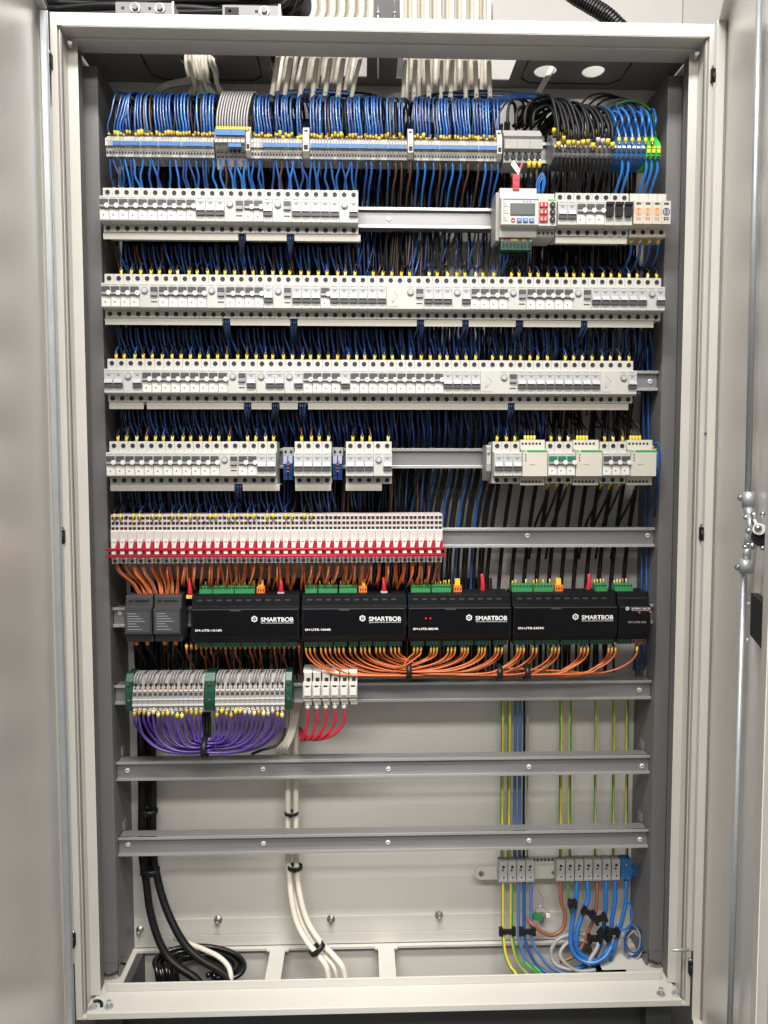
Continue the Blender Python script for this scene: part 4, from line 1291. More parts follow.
for i, (u, m) in enumerate(((645, 'w_blue_deep'), (650, 'w_blue'), (655, 'w_blue_deep'))):
    x = ax(u, 500, 0.14)
    pts = [(x-0.012, 0.14, 1.36), (x-0.004, 0.145, 1.2), (x+0.002, 0.14, 1.05), (x-0.002, 0.145, 0.95), (x-0.008, 0.13, 0.86), (x-0.016, 0.14, 0.72)]
    wire('blue_wire', m, pts, 0.0026, f"long blue wire by the right side panel, {('left', 'middle', 'right')[i]} of three", 'wire', 'long blue wires by the right side panel')
for i, (u0, v0) in enumerate(((651, 448), (653, 458), (655, 470))):
    a = at(u0, v0, 0.07); c = at(658-i, v0-5, 0.062); d = at(660-i, v0+16, 0.066); e = at(656-i, v0+46, 0.11)
    wire('blue_wire', ['w_blue', 'w_sky', 'w_blue_deep'][i], [a, c, d, e], 0.0019, f"blue wire looping beside the rightmost contactor, {('top', 'middle', 'bottom')[i]} loop", 'wire', 'blue loops beside the rightmost contactor', fer=['yellow', 'yellow', 'w_purple'][i], fl=0.006)
for k, cols, step in ((1, ['w_blue', 'w_blue_deep', 'w_blue', 'w_blue_deep', 'w_blue_deep', 'w_brown'], 1), (2, ['w_blue_deep', 'w_navy', 'w_blue_deep'], 1), (3, ['w_blue_deep', 'w_navy', 'w_blue_deep'], 1), (4, ['w_navy', 'w_blue_deep', 'w_navy'], 1)):
    hs_ = sorted(HOLES[k])
    for j in range(0, len(hs_), step):
        if hs_[j] > (0.30 if k < 4 else -0.06) and k != 2: continue
        for q in range(2):
            x = hs_[j]+q*0.006+random.uniform(-.002, .002)
            z = RZ[k]-0.058
            dx = random.uniform(0.006, 0.016)*(1 if q else .4)
            m = random.choice(cols)
            y_ = random.uniform(0.088, 0.108)
            pts = [(x, y_, z), (x+dx*.2, y_, z-0.018), (x+dx*.6, y_+0.006, z-0.036), (x+dx*.9, y_+0.022, z-0.052), (x+dx, y_+0.045, z-0.075)]
            HM.tube(pts, 0.0020, m, 5, 4)
for x in xs_range(0.06, 0.245, 0.0036, 0.001):
    hang(x, 1.80, 1.62, 'w_black', 0.0024, 0.0, 0.003, 0.193)
for x in xs_range(0.245, 0.50, 0.007, 0.003):
    hang(x, 1.71, 1.50, 'w_black', 0.0024, 0.0, 0.006, 0.185)
for x in xs_range(-0.505, 0.22, 0.0044, 0.0015):  # added black wires standing in for the shade below the controllers
    hang(x, 0.90, 0.705, 'w_black' if random.random() < .85 else 'w_brown', 0.0022, 0.0, 0.004, random.uniform(.180, .194))
for x in xs_range(0.22, 0.47, 0.0085, 0.003):  # sparser added ones, same painted shade further right
    hang(x, 0.85, 0.705, 'w_black', 0.0026, 0.0, 0.004, random.uniform(.180, .194))
hm = HM.build('wire_mass')
tag(hm, 'dense mass of black and dark blue wires hanging behind and under the breaker rows, some added as shade', 'wires', kind='stuff')
# blue bundles coming through the gaps of the busbar covers
GAP = {1: (242.7, 290.9), 2: (227, 294, 420.3, 465, 518.7, 583), 3: (248, 276, 303, 510.5), 4: (239, )}
for k, us in GAP.items():
    for u in us:
        x = ax(u, VV[k], 0.07)
        for q in range(3):
            xx = x+(q-1)*0.0042
            z = RZ[k]-0.0475
            side = random.uniform(-0.02, 0.004)
            pts = [(xx, RY-0.046, z), (xx, RY-0.048, z-0.010), (xx+side*.3, RY-0.030, z-0.022), (xx+side*.7, RY+0.005, z-0.038), (xx+side, RY+0.045, z-0.062), (xx+side, RY+0.055, z-0.12)]
            wire('blue_wire', random.choice(['w_navy', 'w_navy', 'w_blue_deep']), pts, 0.0023, f"deep blue wire, {('left', 'middle', 'right')[q]} of three in the {ordn(us.index(u)+1)} cover gap, {ROWN[k]} row", 'wire', 'blue wires passing through gaps between busbar covers')
# small blue loop beside the meter
a = at(540, 192, 0.062)
for i in range(3):
    pts = [(a.x-0.005+i*0.002, 0.060, a.z-0.004), (a.x-0.0075+i*.003, 0.058, a.z+0.014), (a.x+0.002+i*.002, 0.057, a.z+0.032-i*.003), (a.x+0.0085-i*.002, 0.058, a.z+0.018), (a.x+0.005-i*.001, 0.062, a.z-0.002)]
    wire('blue_wire', 'w_sky', pts, 0.0012, f"small blue wire loop standing on the fuse module, {('outer', 'middle', 'inner')[i]} one", 'wire', 'small blue loops on the fuse module')
for i in range(9):
    x = mx0+0.006+i*0.0064
    pts = [(x, RY-0.036, RZ[1]-0.071), (x, RY-0.034, RZ[1]-0.085), (x+random.uniform(-.008, .008), RY-0.01, RZ[1]-0.10), (x+random.uniform(-.012, .012), RY+0.03, RZ[1]-0.125)]
    m = 'w_black' if 2 < i < 8 else 'w_blue_deep'
    wire(kd(m), m, pts, 0.0018, f"{WM[kd(m)]} hanging from the meter's green plug, {ordn(i+1)} from left", 'wire', 'wires under the energy meter')

# ------------------------------------------------------------------ row 5: relays with red levers
x0, x1 = ax(111, 535, 0.055), ax(442.5, 535, 0.055)
n = 39; W = (x1-x0)/n
def z5(v): return az(280, v+1.0, 0.052)-RZ[5]
proto = empty('relay_terminal', (x0, RY, RZ[5]))
b = MB(); g = 0.0002
zt5 = z5(513.5)
b.prism([(-0.0008, zt5), (-0.052, zt5), (-0.0535, z5(528)), (-0.056, z5(530)), (-0.056, z5(538)), (-0.054, z5(556)), (-0.050, z5(562)), (-0.0008, z5(562))], g, W-g, 'relay_white')
for v, dy in ((516, -0.0527), (521.2, -0.0532), (526.4, -0.0538)):
    for c in (0.27, 0.73):
        b.box(W*c-0.0027, W*c+0.0027, dy-0.0007, dy+0.0012, z5(v+2.2), z5(v-0.6), 'hole')
        b.box(W*c-0.0016, W*c+0.0016, dy-0.0009, dy-0.0008, z5(v+1.0), z5(v+0.4), 'w_brown')
b.box(W*0.5-0.0003, W*0.5+0.0003, -0.0563, -0.0561, z5(537), z5(531), 'light_grey')
b.build('housing', proto)
b = MB(); b.plate([(W*0.14, z5(546.5)), (W*0.14, z5(537.5)), (W*0.80, z5(537.5)), (W*0.58, z5(546.5))], -0.0600, -0.0569, 'plastic_white'); b.box(W*.3, W*.6, -0.0602, -0.0601, z5(541), z5(540), 'mark_grey'); b.build('relay_cap', proto)
b = MB(); b.box(0.0002, W-0.0002, -0.0568, -0.0561, z5(555.0), z5(540.0), 'red_plastic'); b.plate([(W*0.74, z5(547)), (W*0.92, z5(540)), (W*1.0, z5(540)), (W*1.0, z5(548.5)), (W*0.2, z5(548.5)), (W*0.2, z5(547.2))], -0.0605, -0.0562, 'red_plastic'); b.build('lever', proto)
b = MB()
b.box(W*.24, W*.70, -0.0640, -0.0569, z5(552.2), z5(549.4), 'plastic_white')
b.build('button', proto)
b = MB()
b.cyl((W*0.5, -0.0585, z5(558.8)), (W*0.5, -0.0545, z5(558.8)), W*0.34, 'mid_grey', 10)
b.box(W*.14, W*.86, -0.0575, -0.0545, z5(561.8), z5(556), 'relay_white')
b.cyl((W*0.5, -0.0595, z5(559.2)), (W*0.5, -0.0586, z5(559.2)), W*0.20, 'hole', 8)
b.build('screw_clamp', proto)
for i in range(n):
    o = proto if i == 0 else dup(proto, (x0+i*W, RY, RZ[5]))
    tag(o, f"slim white relay terminal with red lever, {ordn(i+1)} from left on the fifth rail", 'relay terminal', 'white relay terminals with red levers')
for i, (va, vb) in enumerate(((546.2, 548.8), (552.8, 555.4))):
    b = MB(); b.box(0, x1-x0+0.010+0.002*i, -0.0655, -0.0643, z5(vb), z5(va), 'red_plastic')
    b.cyl((0, -0.0648, z5((va+vb)/2)), (x1-x0+0.011, -0.0648, z5((va+vb)/2)), 0.0016, 'red_plastic', 6)
    o = b.build('bridge_bar'); o.location = (x0-0.007, RY, RZ[5])
    tag(o, ('upper', 'lower')[i]+' long red bridge bar across the white relay terminals', 'bridge bar')
for i in range(33):
    if i % 3 == 2: continue
    x = x0+W*(i*39/38*0.72+0.5)+random.uniform(-.001, .001)
    if x > ax(332, 520, .055): continue
    z = RZ[5]+zt5
    m = random.choice(['w_navy', 'w_black', 'w_navy', 'w_black', 'w_blue_deep' if 0 else 'w_navy'])
    kind = {'w_purple': 'purple_wire', 'w_navy': 'navy_wire', 'w_black': 'black_wire'}[m]
    pts = [(x, RY-0.0560, z-0.004), (x, RY-0.056, z+0.004), (x+random.uniform(-.003, .003), RY-0.045, z+0.012), (x+0.002, RY-0.01, z+0.022), (x+random.uniform(-.004, .008), RY+0.03, z+0.05), (x+0.004, RY+0.05, z+0.09)]
    wire(kind, m, pts, 0.0017, f"{kind.replace('_',' ')} with yellow ferrule entering the relay terminals, {ordn(i+1)} place from left", 'wire', 'dark wires entering the white relay terminals', fer='yellow', fl=0.006)
for i in range(26):
    x = x0+W*(i*1.02+0.8); z = RZ[5]+z5(521)
    b = MB(); b.cyl((0, 0, 0), (random.uniform(-.001, .001), -0.006, 0.002), 0.0015, random.choice(['w_purple', 'yellow', 'w_navy']), 6)
    o = b.build('wire_end'); o.location = (x+random.uniform(-.002, .002), RY-0.0525, z+random.choice([0, 0.0095]))
    tag(o, f"short coloured wire end plugged into the {ordn(int(i*1.02)+1)} relay terminal from left", 'wire end', 'wire ends in the relay terminals')
# rust brown wires below
cn = 0
for i in range(n):
    for s in (-1, 0, 1):
        cn += 1
        x = x0+W*(i+.5)+s*0.0022
        z = RZ[5]+z5(562)
        if i < 8: tgt = ax(141+i*5.2+s*1.2, 595, 0.07); zE = az(160, 595, 0.07)
        else: tgt = x+random.uniform(-0.016, 0.004); zE = az(200, 588+random.uniform(-3, 5), 0.085)
        yb = RY-0.030+random.uniform(-0.010, 0.010)
        m = random.choice(['w_rust', 'w_rust', 'w_rust', 'w_orange', 'w_copperbrown'])
        yE = RY-0.040 if i < 8 else RY-0.016
        pts = [(x, RY-0.046, z+0.002), (x-0.0005, RY-0.044, z-0.008), (x*.8+tgt*.2, yb-.01, z-0.022), (x*.35+tgt*.65, yb-.005, z-0.040), (tgt, yE, zE)]
        wire('orange_wire', m, pts, 0.0019, f"rust orange wire, {ordn(cn)} from left hanging under the white relay terminals", 'wire', 'rust orange wires under the white relay terminals', sub=4, n=5)

# ------------------------------------------------------------------ row 6: black controllers
def z6(v): return az(380, v, 0.05)-RZ[6]
def logo(parent, x, z, y, h, org):
    b = MB()
    b.ring((x, z), h*0.52, h*0.78, y-0.0003, y, 'print_white', 6, ez=1.0)
    for a in range(6):
        an = math.radians(a*60+30)
        b.box(x+math.cos(an)*h*0.72-h*.10, x+math.cos(an)*h*0.72+h*.10, y-0.0004, y, z+math.sin(an)*h*0.72-h*.10, z+math.sin(an)*h*0.72+h*.10, 'print_white')
    b.plate([(x-h*.28, z+h*.18), (x+h*.28, z+h*.18), (x, z-h*.30)], y-0.0003, y, 'print_white')
    b.plate([(x-h*.10, z+h*.10), (x+h*.10, z+h*.10), (x, z-h*.10)], y-0.0006, y-0.0004, 'device_gloss')
    b.build('emblem', parent)
def controller(u0, u1, model, big, lab, lu, tu, mu, leds=None, plugs=(), orange=None):
    xa, xb = ax(u0, 620, 0.045), ax(u1, 620, 0.045)
    W = xb-xa
    def lx(u): return ax(u, 620, 0.045)-xa
    o = empty('controller_module', (xa, RY, RZ[6]))
    zt, zs, zn0, zn1, zb0 = z6(594.5), z6(606), z6(607.5), z6(635), z6(642)
    b = MB()
    b.prism([(-0.0008, zt), (-0.046, zt), (-0.052, zt-0.003), (-0.054, zs), (-0.0640, zn0), (-0.0640, zn1), (-0.058, zn1-0.008), (-0.052, zb0), (-0.0008, zb0)], 0.0006, W-0.0006, 'device_black')
    b.box(0.002, W-0.002, -0.0648, -0.0641, zn0-0.0004, zn0-0.0020, 'relay_grey')  # lighter bar imitates the highlight along the upper front edge
    b.box(W*0.36, W*0.46, -0.0652, -0.0641, zn0-0.0045, zn0-0.0021, 'relay_grey') if big else None
    for q in range(10): b.box(W*(0.05+q*.09), W*(0.05+q*.09)+W*.05, -0.0530, -0.0515, zt-0.012, zt-0.009, 'relay_grey')
    b.build('housing', o, bevel=0.0004)
    b = MB(); b.box(0.004, W-0.004, -0.0645, -0.0641, zn1+0.002, zn0-0.0030, 'device_gloss'); b.build('cover', o)
    Yt = -0.0647
    if big:
        hh = 0.0078
        text('lettering', 'SMARTBOB', lx(tu[0]), z6(620.2 if 1 else 0)+0.0, Yt, hh, 'print_white', o, width=lx(tu[1])-lx(tu[0]), bold=0.00022)
        text('lettering', 'AUTOMATION ELECTRONICS', lx(tu[0]), z6(620.2)-0.0036, Yt, 0.0021, 'print_white', o, width=lx(tu[1])-lx(tu[0]), bold=0.0)
        logo(o, lx(lu), z6(617.5), Yt, 0.0072, None)
        text('lettering', model, lx(mu[0]), z6(629.5), Yt, 0.0038, 'print_white', o, width=lx(mu[1])-lx(mu[0]), bold=0.0001)
    else:
        text('lettering', 'SMARTBOB', lx(tu[0]), z6(610.5), Yt, 0.0046, 'print_white', o, width=lx(tu[1])-lx(tu[0]), bold=0.0)
        text('lettering', 'AUTOMATION ELECTRONICS', lx(tu[0]), z6(610.5)-0.0026, Yt, 0.0014, 'print_white', o, width=lx(tu[1])-lx(tu[0]))
        logo(o, lx(lu), z6(609.5), Yt, 0.0044, None)
        text('lettering', model, lx(mu[0]), z6(624.2), Yt, 0.0034, 'print_grey', o, width=lx(mu[1])-lx(mu[0]))
    if leds:
        for u, v in leds:
            c = MB(); c.cyl((lx(u), -0.0656, z6(v)), (lx(u), -0.0646, z6(v)), 0.0012, 'led_red', 8); c.build('indicator_lamp', o)
    for (pa, pb, n_) in plugs:
        c = MB(); c.box(lx(pa), lx(pb), -0.036, -0.020, zt+0.0003, zt+0.0135, 'green_plug')
        c.box(lx(pa), lx(pb), -0.040, -0.0362, zt+0.0003, zt+0.0070, 'green_plug')
        for q in range(n_):
            cx = lx(pa)+(lx(pb)-lx(pa))*(q+.5)/n_
            c.box(cx-0.0015, cx+0.0015, -0.0365, -0.0361, zt+0.0085, zt+0.0120, 'hole')
        c.build('plug', o)
        c = MB()
        for q in range(n_):
            cx = lx(pa)+(lx(pb)-lx(pa))*(q+.5)/n_
            if random.random() < .85: c.cyl((cx, -0.026, zt+0.0136), (cx+random.uniform(-.001, .001), -0.024, zt+0.0136+random.uniform(.005, .009)), 0.0012, random.choice(['yellow', 'yellow', 'orange_plug', 'yellow_pale']), 6)
        if c.v: c.build('wire_ends', o)
    if orange:
        c = MB(); c.box(lx(orange-4), lx(orange+4), -0.036, -0.020, zt+0.0003, zt+0.0120, 'orange_plug')
        for q in range(3): c.box(lx(orange-3)+q*0.0046, lx(orange-3)+q*0.0046+0.0020, -0.0364, -0.0361, zt+0.003, zt+0.008, 'hole')
        c.build('plug', o)
        c = MB(); c.box(lx(orange-2.5), lx(orange+2.5), -0.032, -0.024, zt+0.0121, zt+0.0240, 'yellow'); c.build('ferrule', o)
    tag(o, lab, 'controller')
    return o, xa, W
CT = []
CT.append(controller(190.5, 299.5, 'SM-UTB-1616R', True, 'black controller with two-plug row beside the grey power supplies, first of the wide ones', 254.5, (261, 293.5), (195, 222), plugs=((197, 210, 4), (211, 232, 8), (233, 253, 8)), orange=259))
CT.append(controller(301.5, 406, 'SM-UTB-1604R', True, 'second wide black controller from left, above the white fuse terminals', 362.5, (369, 401), (305, 331), plugs=((304.5, 316.5, 4), (318, 337, 8), (339, 357, 7)), orange=363))
CT.append(controller(408, 511.5, 'SM-UTB-0824R', True, 'third wide black controller from left, with two lit red indicator lamps', 469, (475.5, 507), (413, 438.5), leds=((425.8, 618), (430.3, 618)), plugs=((412, 431.5, 6), (433, 452.5, 7)), orange=459.5))
CT.append(controller(513, 597, 'SM-UTB-2400R', True, 'fourth wide black controller from left, joined to the small end module', 575.3, (581.5, 613), (518, 544), plugs=((514.5, 535, 6), (536.5, 556, 6)), orange=562.5) if False else
          controller(513, 617.5, 'SM-UTB-2403R', True, 'rightmost wide black controller, joined to the small end module', 575.3, (581.5, 613), (518, 544), plugs=((514.5, 535, 6), (536.5, 556, 6), (599, 611, 4)), orange=562.5))
CT.append(controller(618.5, 651, 'SM-UTB-500', False, 'small black end module with red lamp at the right end of its row', 627, (631, 649.8), (628, 646), leds=((639, 613.5), (650, 613)), plugs=((613.5+5.5, 637, 6),)))
# bottom plugs + orange wires
bp = 0
PLUG_X = []
def bottomplug(ua, ub, n_, m='green_dark'):
    global bp
    host = None
    for o, xa, W in CT:
        c = (ax((ua+ub)/2, 645, 0.05))
        if xa-0.005 <= c <= xa+W+0.005: host = (o, xa, W)
    if host is None: host = CT[-1]
    o, xa, W = host
    a, c = ax(ua, 645, 0.05)-xa, ax(ub, 645, 0.05)-xa
    b = MB(); b.box(a, c, -0.050, -0.012, z6(647), z6(641.8), m)
    for q in range(n_):
        cx = a+(c-a)*(q+.5)/n_
        b.box(cx-0.0016, cx+0.0016, -0.0505, -0.0501, z6(646), z6(643.2), 'hole')
    b.build('plug', o)
for k, (a, c) in enumerate(((196.5, 210.5), (211.5, 225), (226, 239.5), (240.5, 254), (255, 268.5), (269.5, 283), (284, 297))): bottomplug(a, c, 4)
for k, (a, c) in enumerate(((304, 318), (319, 332.5), (334, 347), (349, 358), (360, 372), (373.5, 387), (389, 402))): bottomplug(a, c, 4)
for k, (a, c) in enumerate(((411, 424.5), (426.5, 441), (443, 457), (458.5, 474), (476, 491), (494, 508))): bottomplug(a, c, 4)
for k, (a, c) in enumerate(((514.5, 535), (536.5, 560), (562, 590), (592, 616))): bottomplug(a, c, 6)
bottomplug(619, 633, 4); bottomplug(634, 646, 4, 'w_copperbrown')
# hanging red connectors between upper and lower rows
for i, (u, v0, v1) in enumerate(((190, 578, 596), (281, 576, 593), (384, 577, 592), (482.5, 574, 591), (588, 574, 590))):
    a = at(u, v1, 0.072); c = at(u+random.uniform(-1, 1), v0, 0.075)
    o = empty('wire_connector', (a.x, a.y, a.z))
    b = MB(); d = c-a
    b.tube([(0, 0, 0), tuple(d*.45+Vector((0.001, -0.002, 0))), tuple(d)], 0.0052, 'red_plastic', 8, rend=0.0030)
    b.build('red_sleeve', o)
    b = MB(); b.box(-0.006, 0.006, -0.005, 0.004, -0.004, 0.002, 'yellow' if i == 0 else 'term_beige' if i < 3 else 'black_plastic'); b.build('socket', o)
    tag(o, f"red sleeved wire connector standing above {('the gap beside the power supplies', 'the first wide controller', 'the second wide controller', 'the third wide controller', 'the rightmost wide controller')[i]}", 'wire connector', 'red wire connectors')
# grey power supplies
for i, (ua, ub) in enumerate(((123.5, 151.5), (152.5, 180.5))):
    xa, xb = ax(ua, 615, 0.045), ax(ub, 615, 0.045); W = xb-xa
    o = empty('power_supply', (xa, RY, RZ[6]))
    b = MB()
    b.prism([(-0.0008, z6(594.5)), (-0.046, z6(594.5)), (-0.050, z6(596)), (-0.052, z6(606)), (-0.062, z6(607.5)), (-0.062, z6(632)), (-0.052, z6(634)), (-0.050, z6(641)), (-0.0008, z6(641))], 0.0008, W-0.0008, 'relay_grey')
    b.box(W*.35, W*.85, -0.0528, -0.0515, z6(600.5), z6(599.0), 'hole'); b.box(W*.12, W*.28, -0.0528, -0.0515, z6(600.5), z6(599.0), 'hole')
    for q in range(8): b.box(W*(.08+q*.11), W*(.13+q*.11), -0.0515, -0.0500, z6(640), z6(636), 'hole')
    b.build('housing', o, bevel=0.0006)
    b = MB(); b.box(W*.08, W*.92, -0.0626, -0.0621, z6(630), z6(609.5), 'dark_grey')
    for q, v in enumerate((611.5, 614, 616.5, 619, 621.5, 624, 627)):
        b.box(W*.14, W*(.45+.1*((q*5) % 4)), -0.0629, -0.0627, z6(v+.5), z6(v), 'print_grey')
    b.build('label_plate', o)
    tag(o, f"{('left', 'right')[i]} one of two small dark grey power supply modules", 'power supply', 'dark grey power supply modules')
    for q in range(2):
        xx = xa+W*(.3+.4*q)
        pts = [(xx, RY-0.040, RZ[6]+z6(640)), (xx, RY-0.038, RZ[6]+z6(648)), (xx+.002, RY-.02, RZ[6]+z6(656)), (xx+.004, RY+0.0, RZ[6]+z6(668)), (xx+.004, RY+0.02, RZ[6]+z6(690))]
        wire('black_wire', 'w_black', pts, 0.0030, f"thick black wire under the {('left', 'right')[i]} power supply, {('left', 'right')[q]} one", 'wire', 'black wires under the power supplies', fer='orange_plug', fl=0.010)
for i in range(24):
    u = 186+i*4.9
    x = ax(u, 650, 0.07)
    m = ['w_rust', 'w_black', 'w_black', 'w_rust', 'w_brown'][i % 5]
    kind = {'w_rust': 'orange_wire', 'w_black': 'black_wire', 'w_brown': 'brown_wire'}[m]
    pts = [(x, RY-0.034, RZ[6]+z6(648)), (x, RY-0.032, RZ[6]+z6(655)), (x+random.uniform(-.004, .004), RY-0.01, RZ[6]+z6(664)), (x+random.uniform(-.006, .006), RY+0.02, RZ[6]+z6(680)), (x, RY+0.04, RZ[6]+z6(700))]
    wire(kind, m, pts, 0.0018, f"{kind.replace('_', ' ')} hanging under the first wide controller, {ordn(i+1)} from left", 'wire', 'wires under the first wide controller', fer='orange_plug' if i % 2 else 'yellow', fl=0.006)
# orange loops
ow = 0
tieX = [408.5, 498.5, 526]
def orange(u, dirn, depth, uend):
    global ow
    ow += 1
    yv = random.uniform(0.060, 0.080)
    a = at(u, 649, 0.064); vb = 664+depth
    P_ = [a, at(u+dirn*0.4, 653.5, 0.062), at(u+dirn*5, 657.5+depth*.3, yv), at(u+dirn*17, 661.5+depth*.72, yv), at(u+dirn*38, vb+1, yv), at(uend, vb+1.5+random.uniform(-.8, .8), yv), at(uend+dirn*8, vb, yv+0.02)]
    P_ = [q_ for n_, q_ in enumerate(P_) if n_ < 3 or n_ > 4 or (q_.x-P_[5].x)*dirn < -0.004]
    m = 'w_orange' if random.random() < .8 else 'w_rust'
    wire('orange_wire', m, P_, 0.0017, f"orange wire, {ordn(ow)} from left sweeping into the tied bundle under the controllers", 'wire', 'orange wires sweeping into the tied bundle', fer='yellow_dim', fl=0.006)
for u in (306, 310, 314.5, 321, 325.5, 330, 335, 339, 343.5, 350, 355, 361, 365, 369.5, 376, 380, 384, 391, 395, 399):
    t = (u-300)/100
    orange(u, 1, 11.5*(1-t)+random.uniform(-1, 1.5), 412+random.uniform(0, 10))
for u in (414, 417.5, 421, 431, 434, 437, 448, 451.5, 455, 462, 465, 468, 479, 482, 485, 495.5, 498.5, 502, 517.5, 520.5, 524, 533, 536.5, 552, 555.5, 559):
    t = (u-410)/150
    orange(u, -1, 1+10*t+random.uniform(-1, 1.5), max(400, u-100)+random.uniform(0, 6) if u > 455 else min(403, u-12))
for u in (581, 584.5, 588, 608.5, 612, 615.5):
    orange(u, -1, 9.5+random.uniform(-1.5, 1.5), u-140)
ow += 1
P_ = [at(637, 648, 0.064), at(636.5, 654, 0.062), at(630, 662, 0.066), at(614, 670, 0.07), at(592, 673.5, 0.07), at(560, 671, 0.072), at(500, 668, 0.075)]
wire('orange_wire', 'w_orange', P_, 0.0017, 'single orange wire looping from the small end module into the bundle', 'wire', None, fer='yellow', fl=0.006)
def tie(c, rx, ry, rz, axis, lab, name='cable_tie', m='black_plastic', wd=0.006, head=None):
    """band around a bundle; axis 'x' or 'z' = direction of the bundle (or a vector)"""
    b = MB()
    A = Vector((1, 0, 0)) if axis == 'x' else Vector((0, 0, 1)) if axis == 'z' else Vector(axis).normalized()
    s1 = Vector((0, 1, 0)); s2 = A.cross(s1).normalized()
    n = 16; base = len(b.v)
    for i in range(n):
        an = 2*math.pi*i/n
        for rr in (1.0, 1.18):
            for e in (-wd/2, wd/2):
                b.v.append(tuple(s1*math.cos(an)*ry*rr + s2*math.sin(an)*rx*rr + A*e))
    for i in range(n):
        p, q = base+4*i, base+4*((i+1) % n)
        b.face([p, q, q+1, p+1], m, True); b.face([p+2, p+3, q+3, q+2], m, True)
        b.face([p, p+2, q+2, q], m); b.face([p+1, q+1, q+3, p+3], m)
    b.box(-0.0035, 0.0035, -ry*1.18-0.004, -ry*1.1, -0.0035, 0.0035, m)
    o = b.build(name); o.location = c
    tag(o, lab, 'cable tie', 'black cable ties')
    return o
for i, u in enumerate(tieX):
    c = at(u, 670.5 if i == 0 else 671.5, 0.072)
    tie(c, 0.0150 if i == 0 else .0125, 0.017, 0, 'x', f"black cable tie round the orange bundle, {('left', 'middle', 'right')[i]} one", wd=0.010)

# ------------------------------------------------------------------ row 7
def z7(v): return az(250, v, 0.055)-RZ[7]
def purple_block(ua, ub, nm):
    xa, xb = ax(ua, 692, 0.055), ax(ub, 692, 0.055)
    n = 14; W = (xb-xa)/n; proto = None
    for i in range(n):
        if proto is None:
            b = MB(); g = 0.0003
            b.prism([(-0.0008, z7(677)), (-0.030, z7(677)), (-0.040, z7(685)), (-0.046, z7(690)), (-0.049, z7(698)), (-0.050, z7(704)), (-0.046, z7(712)), (-0.0008, z7(712))], g, W-g, 'term_grey')
            b.box(W*.15, W*.85, -0.0485, -0.0450, z7(691.5), z7(690.3), 'w_white'); b.box(W*.2, W*.8, -0.050, -0.0470, z7(695), z7(693), 'dark_grey')
            b.box(0.0001, W-0.0001, -0.0508, -0.0485, z7(699.8), z7(698.6), 'plastic_white')
            b.box(0.0001, W-0.0001, -0.0512, -0.0490, z7(705.5), z7(703.8), 'plastic_white')
            b.box(W*.2, W*.8, -0.0495, -0.0475, z7(702.8), z7(701), 'hole')
            b.box(W*.2, W*.8, -0.0495, -0.0455, z7(711), z7(708), 'term_beige')
            b.box(W*.3, W*.7, -0.0440, -0.0400, z7(687), z7(684.5), 'hole')
            b.cyl((W*.5, -0.0470, z7(688.5)), (W*.5, -0.043, z7(688.5)), W*.2, 'w_copperbrown', 6)
            proto = b.build('terminal_block'); o = proto
        else:
            o = proto.copy(); COL.objects.link(o)
        o.location = (xa+i*W, RY, RZ[7])
        tag(o, f"slim grey sensor terminal, {ordn(i+1)} from left in the {nm} purple-wired block", 'terminal block', 'slim grey terminals of the purple-wired blocks')
    return xa, xb
pA = purple_block(131.5, 203, 'left'); pB = purple_block(214.5, 284.5, 'right')
for i, (ua, ub) in enumerate(((123.8, 131), (203.5, 214), (285, 291.5))):
    xa, xb = ax(ua, 692, 0.055), ax(ub, 692, 0.055); W = xb-xa
    o = empty('end_clamp', (xa, RY, RZ[7]))
    b = MB(); b.prism([(-0.0008, z7(675)), (-0.034, z7(675)), (-0.044, z7(682)), (-0.047, z7(692)), (-0.047, z7(703)), (-0.042, z7(712)), (-0.0008, z7(712))], 0, W, 'green_dark'); b.build('housing', o, bevel=0.0006)
    for v in (684, 700): b = MB(); b.cyl((W*.5, -0.0485, z7(v)), (W*.5, -0.045, z7(v)), 0.0036, 'green_dark', 10); b.cyl((W*.5, -0.0490, z7(v)), (W*.5, -0.0486, z7(v)), 0.0020, 'steel', 8); b.build('clamp_screw', o)
    tag(o, ('dark green end clamp at the left of the purple-wired terminals', 'wide dark green clamp between the two purple-wired blocks', 'dark green end clamp at the right of the purple-wired terminals')[i], 'end clamp')
# grey jumpers on top
for b_, (xa, xb) in enumerate((pA, pB)):
    for i in range(24):
        if i % 4 == 3: continue
        x = xa+(xb-xa)*(i+.5)/24
        pts = [(x, RY-0.040, RZ[7]+z7(686.5)), (x, RY-0.046, RZ[7]+z7(682)), (x+.001, RY-0.044, RZ[7]+z7(677)), (x+.003, RY-0.030, RZ[7]+z7(674)), (x+.004, RY-0.012, RZ[7]+z7(677)), (x+.004, RY-0.006, RZ[7]+z7(686))]
        wire('grey_wire', 'w_grey', pts, 0.0015, f"light grey wire, {ordn(i+1)} from left curled over the {('left', 'right')[b_]} purple-wired block", 'wire', 'light grey wires curled over the purple-wired blocks', sub=4, n=5)
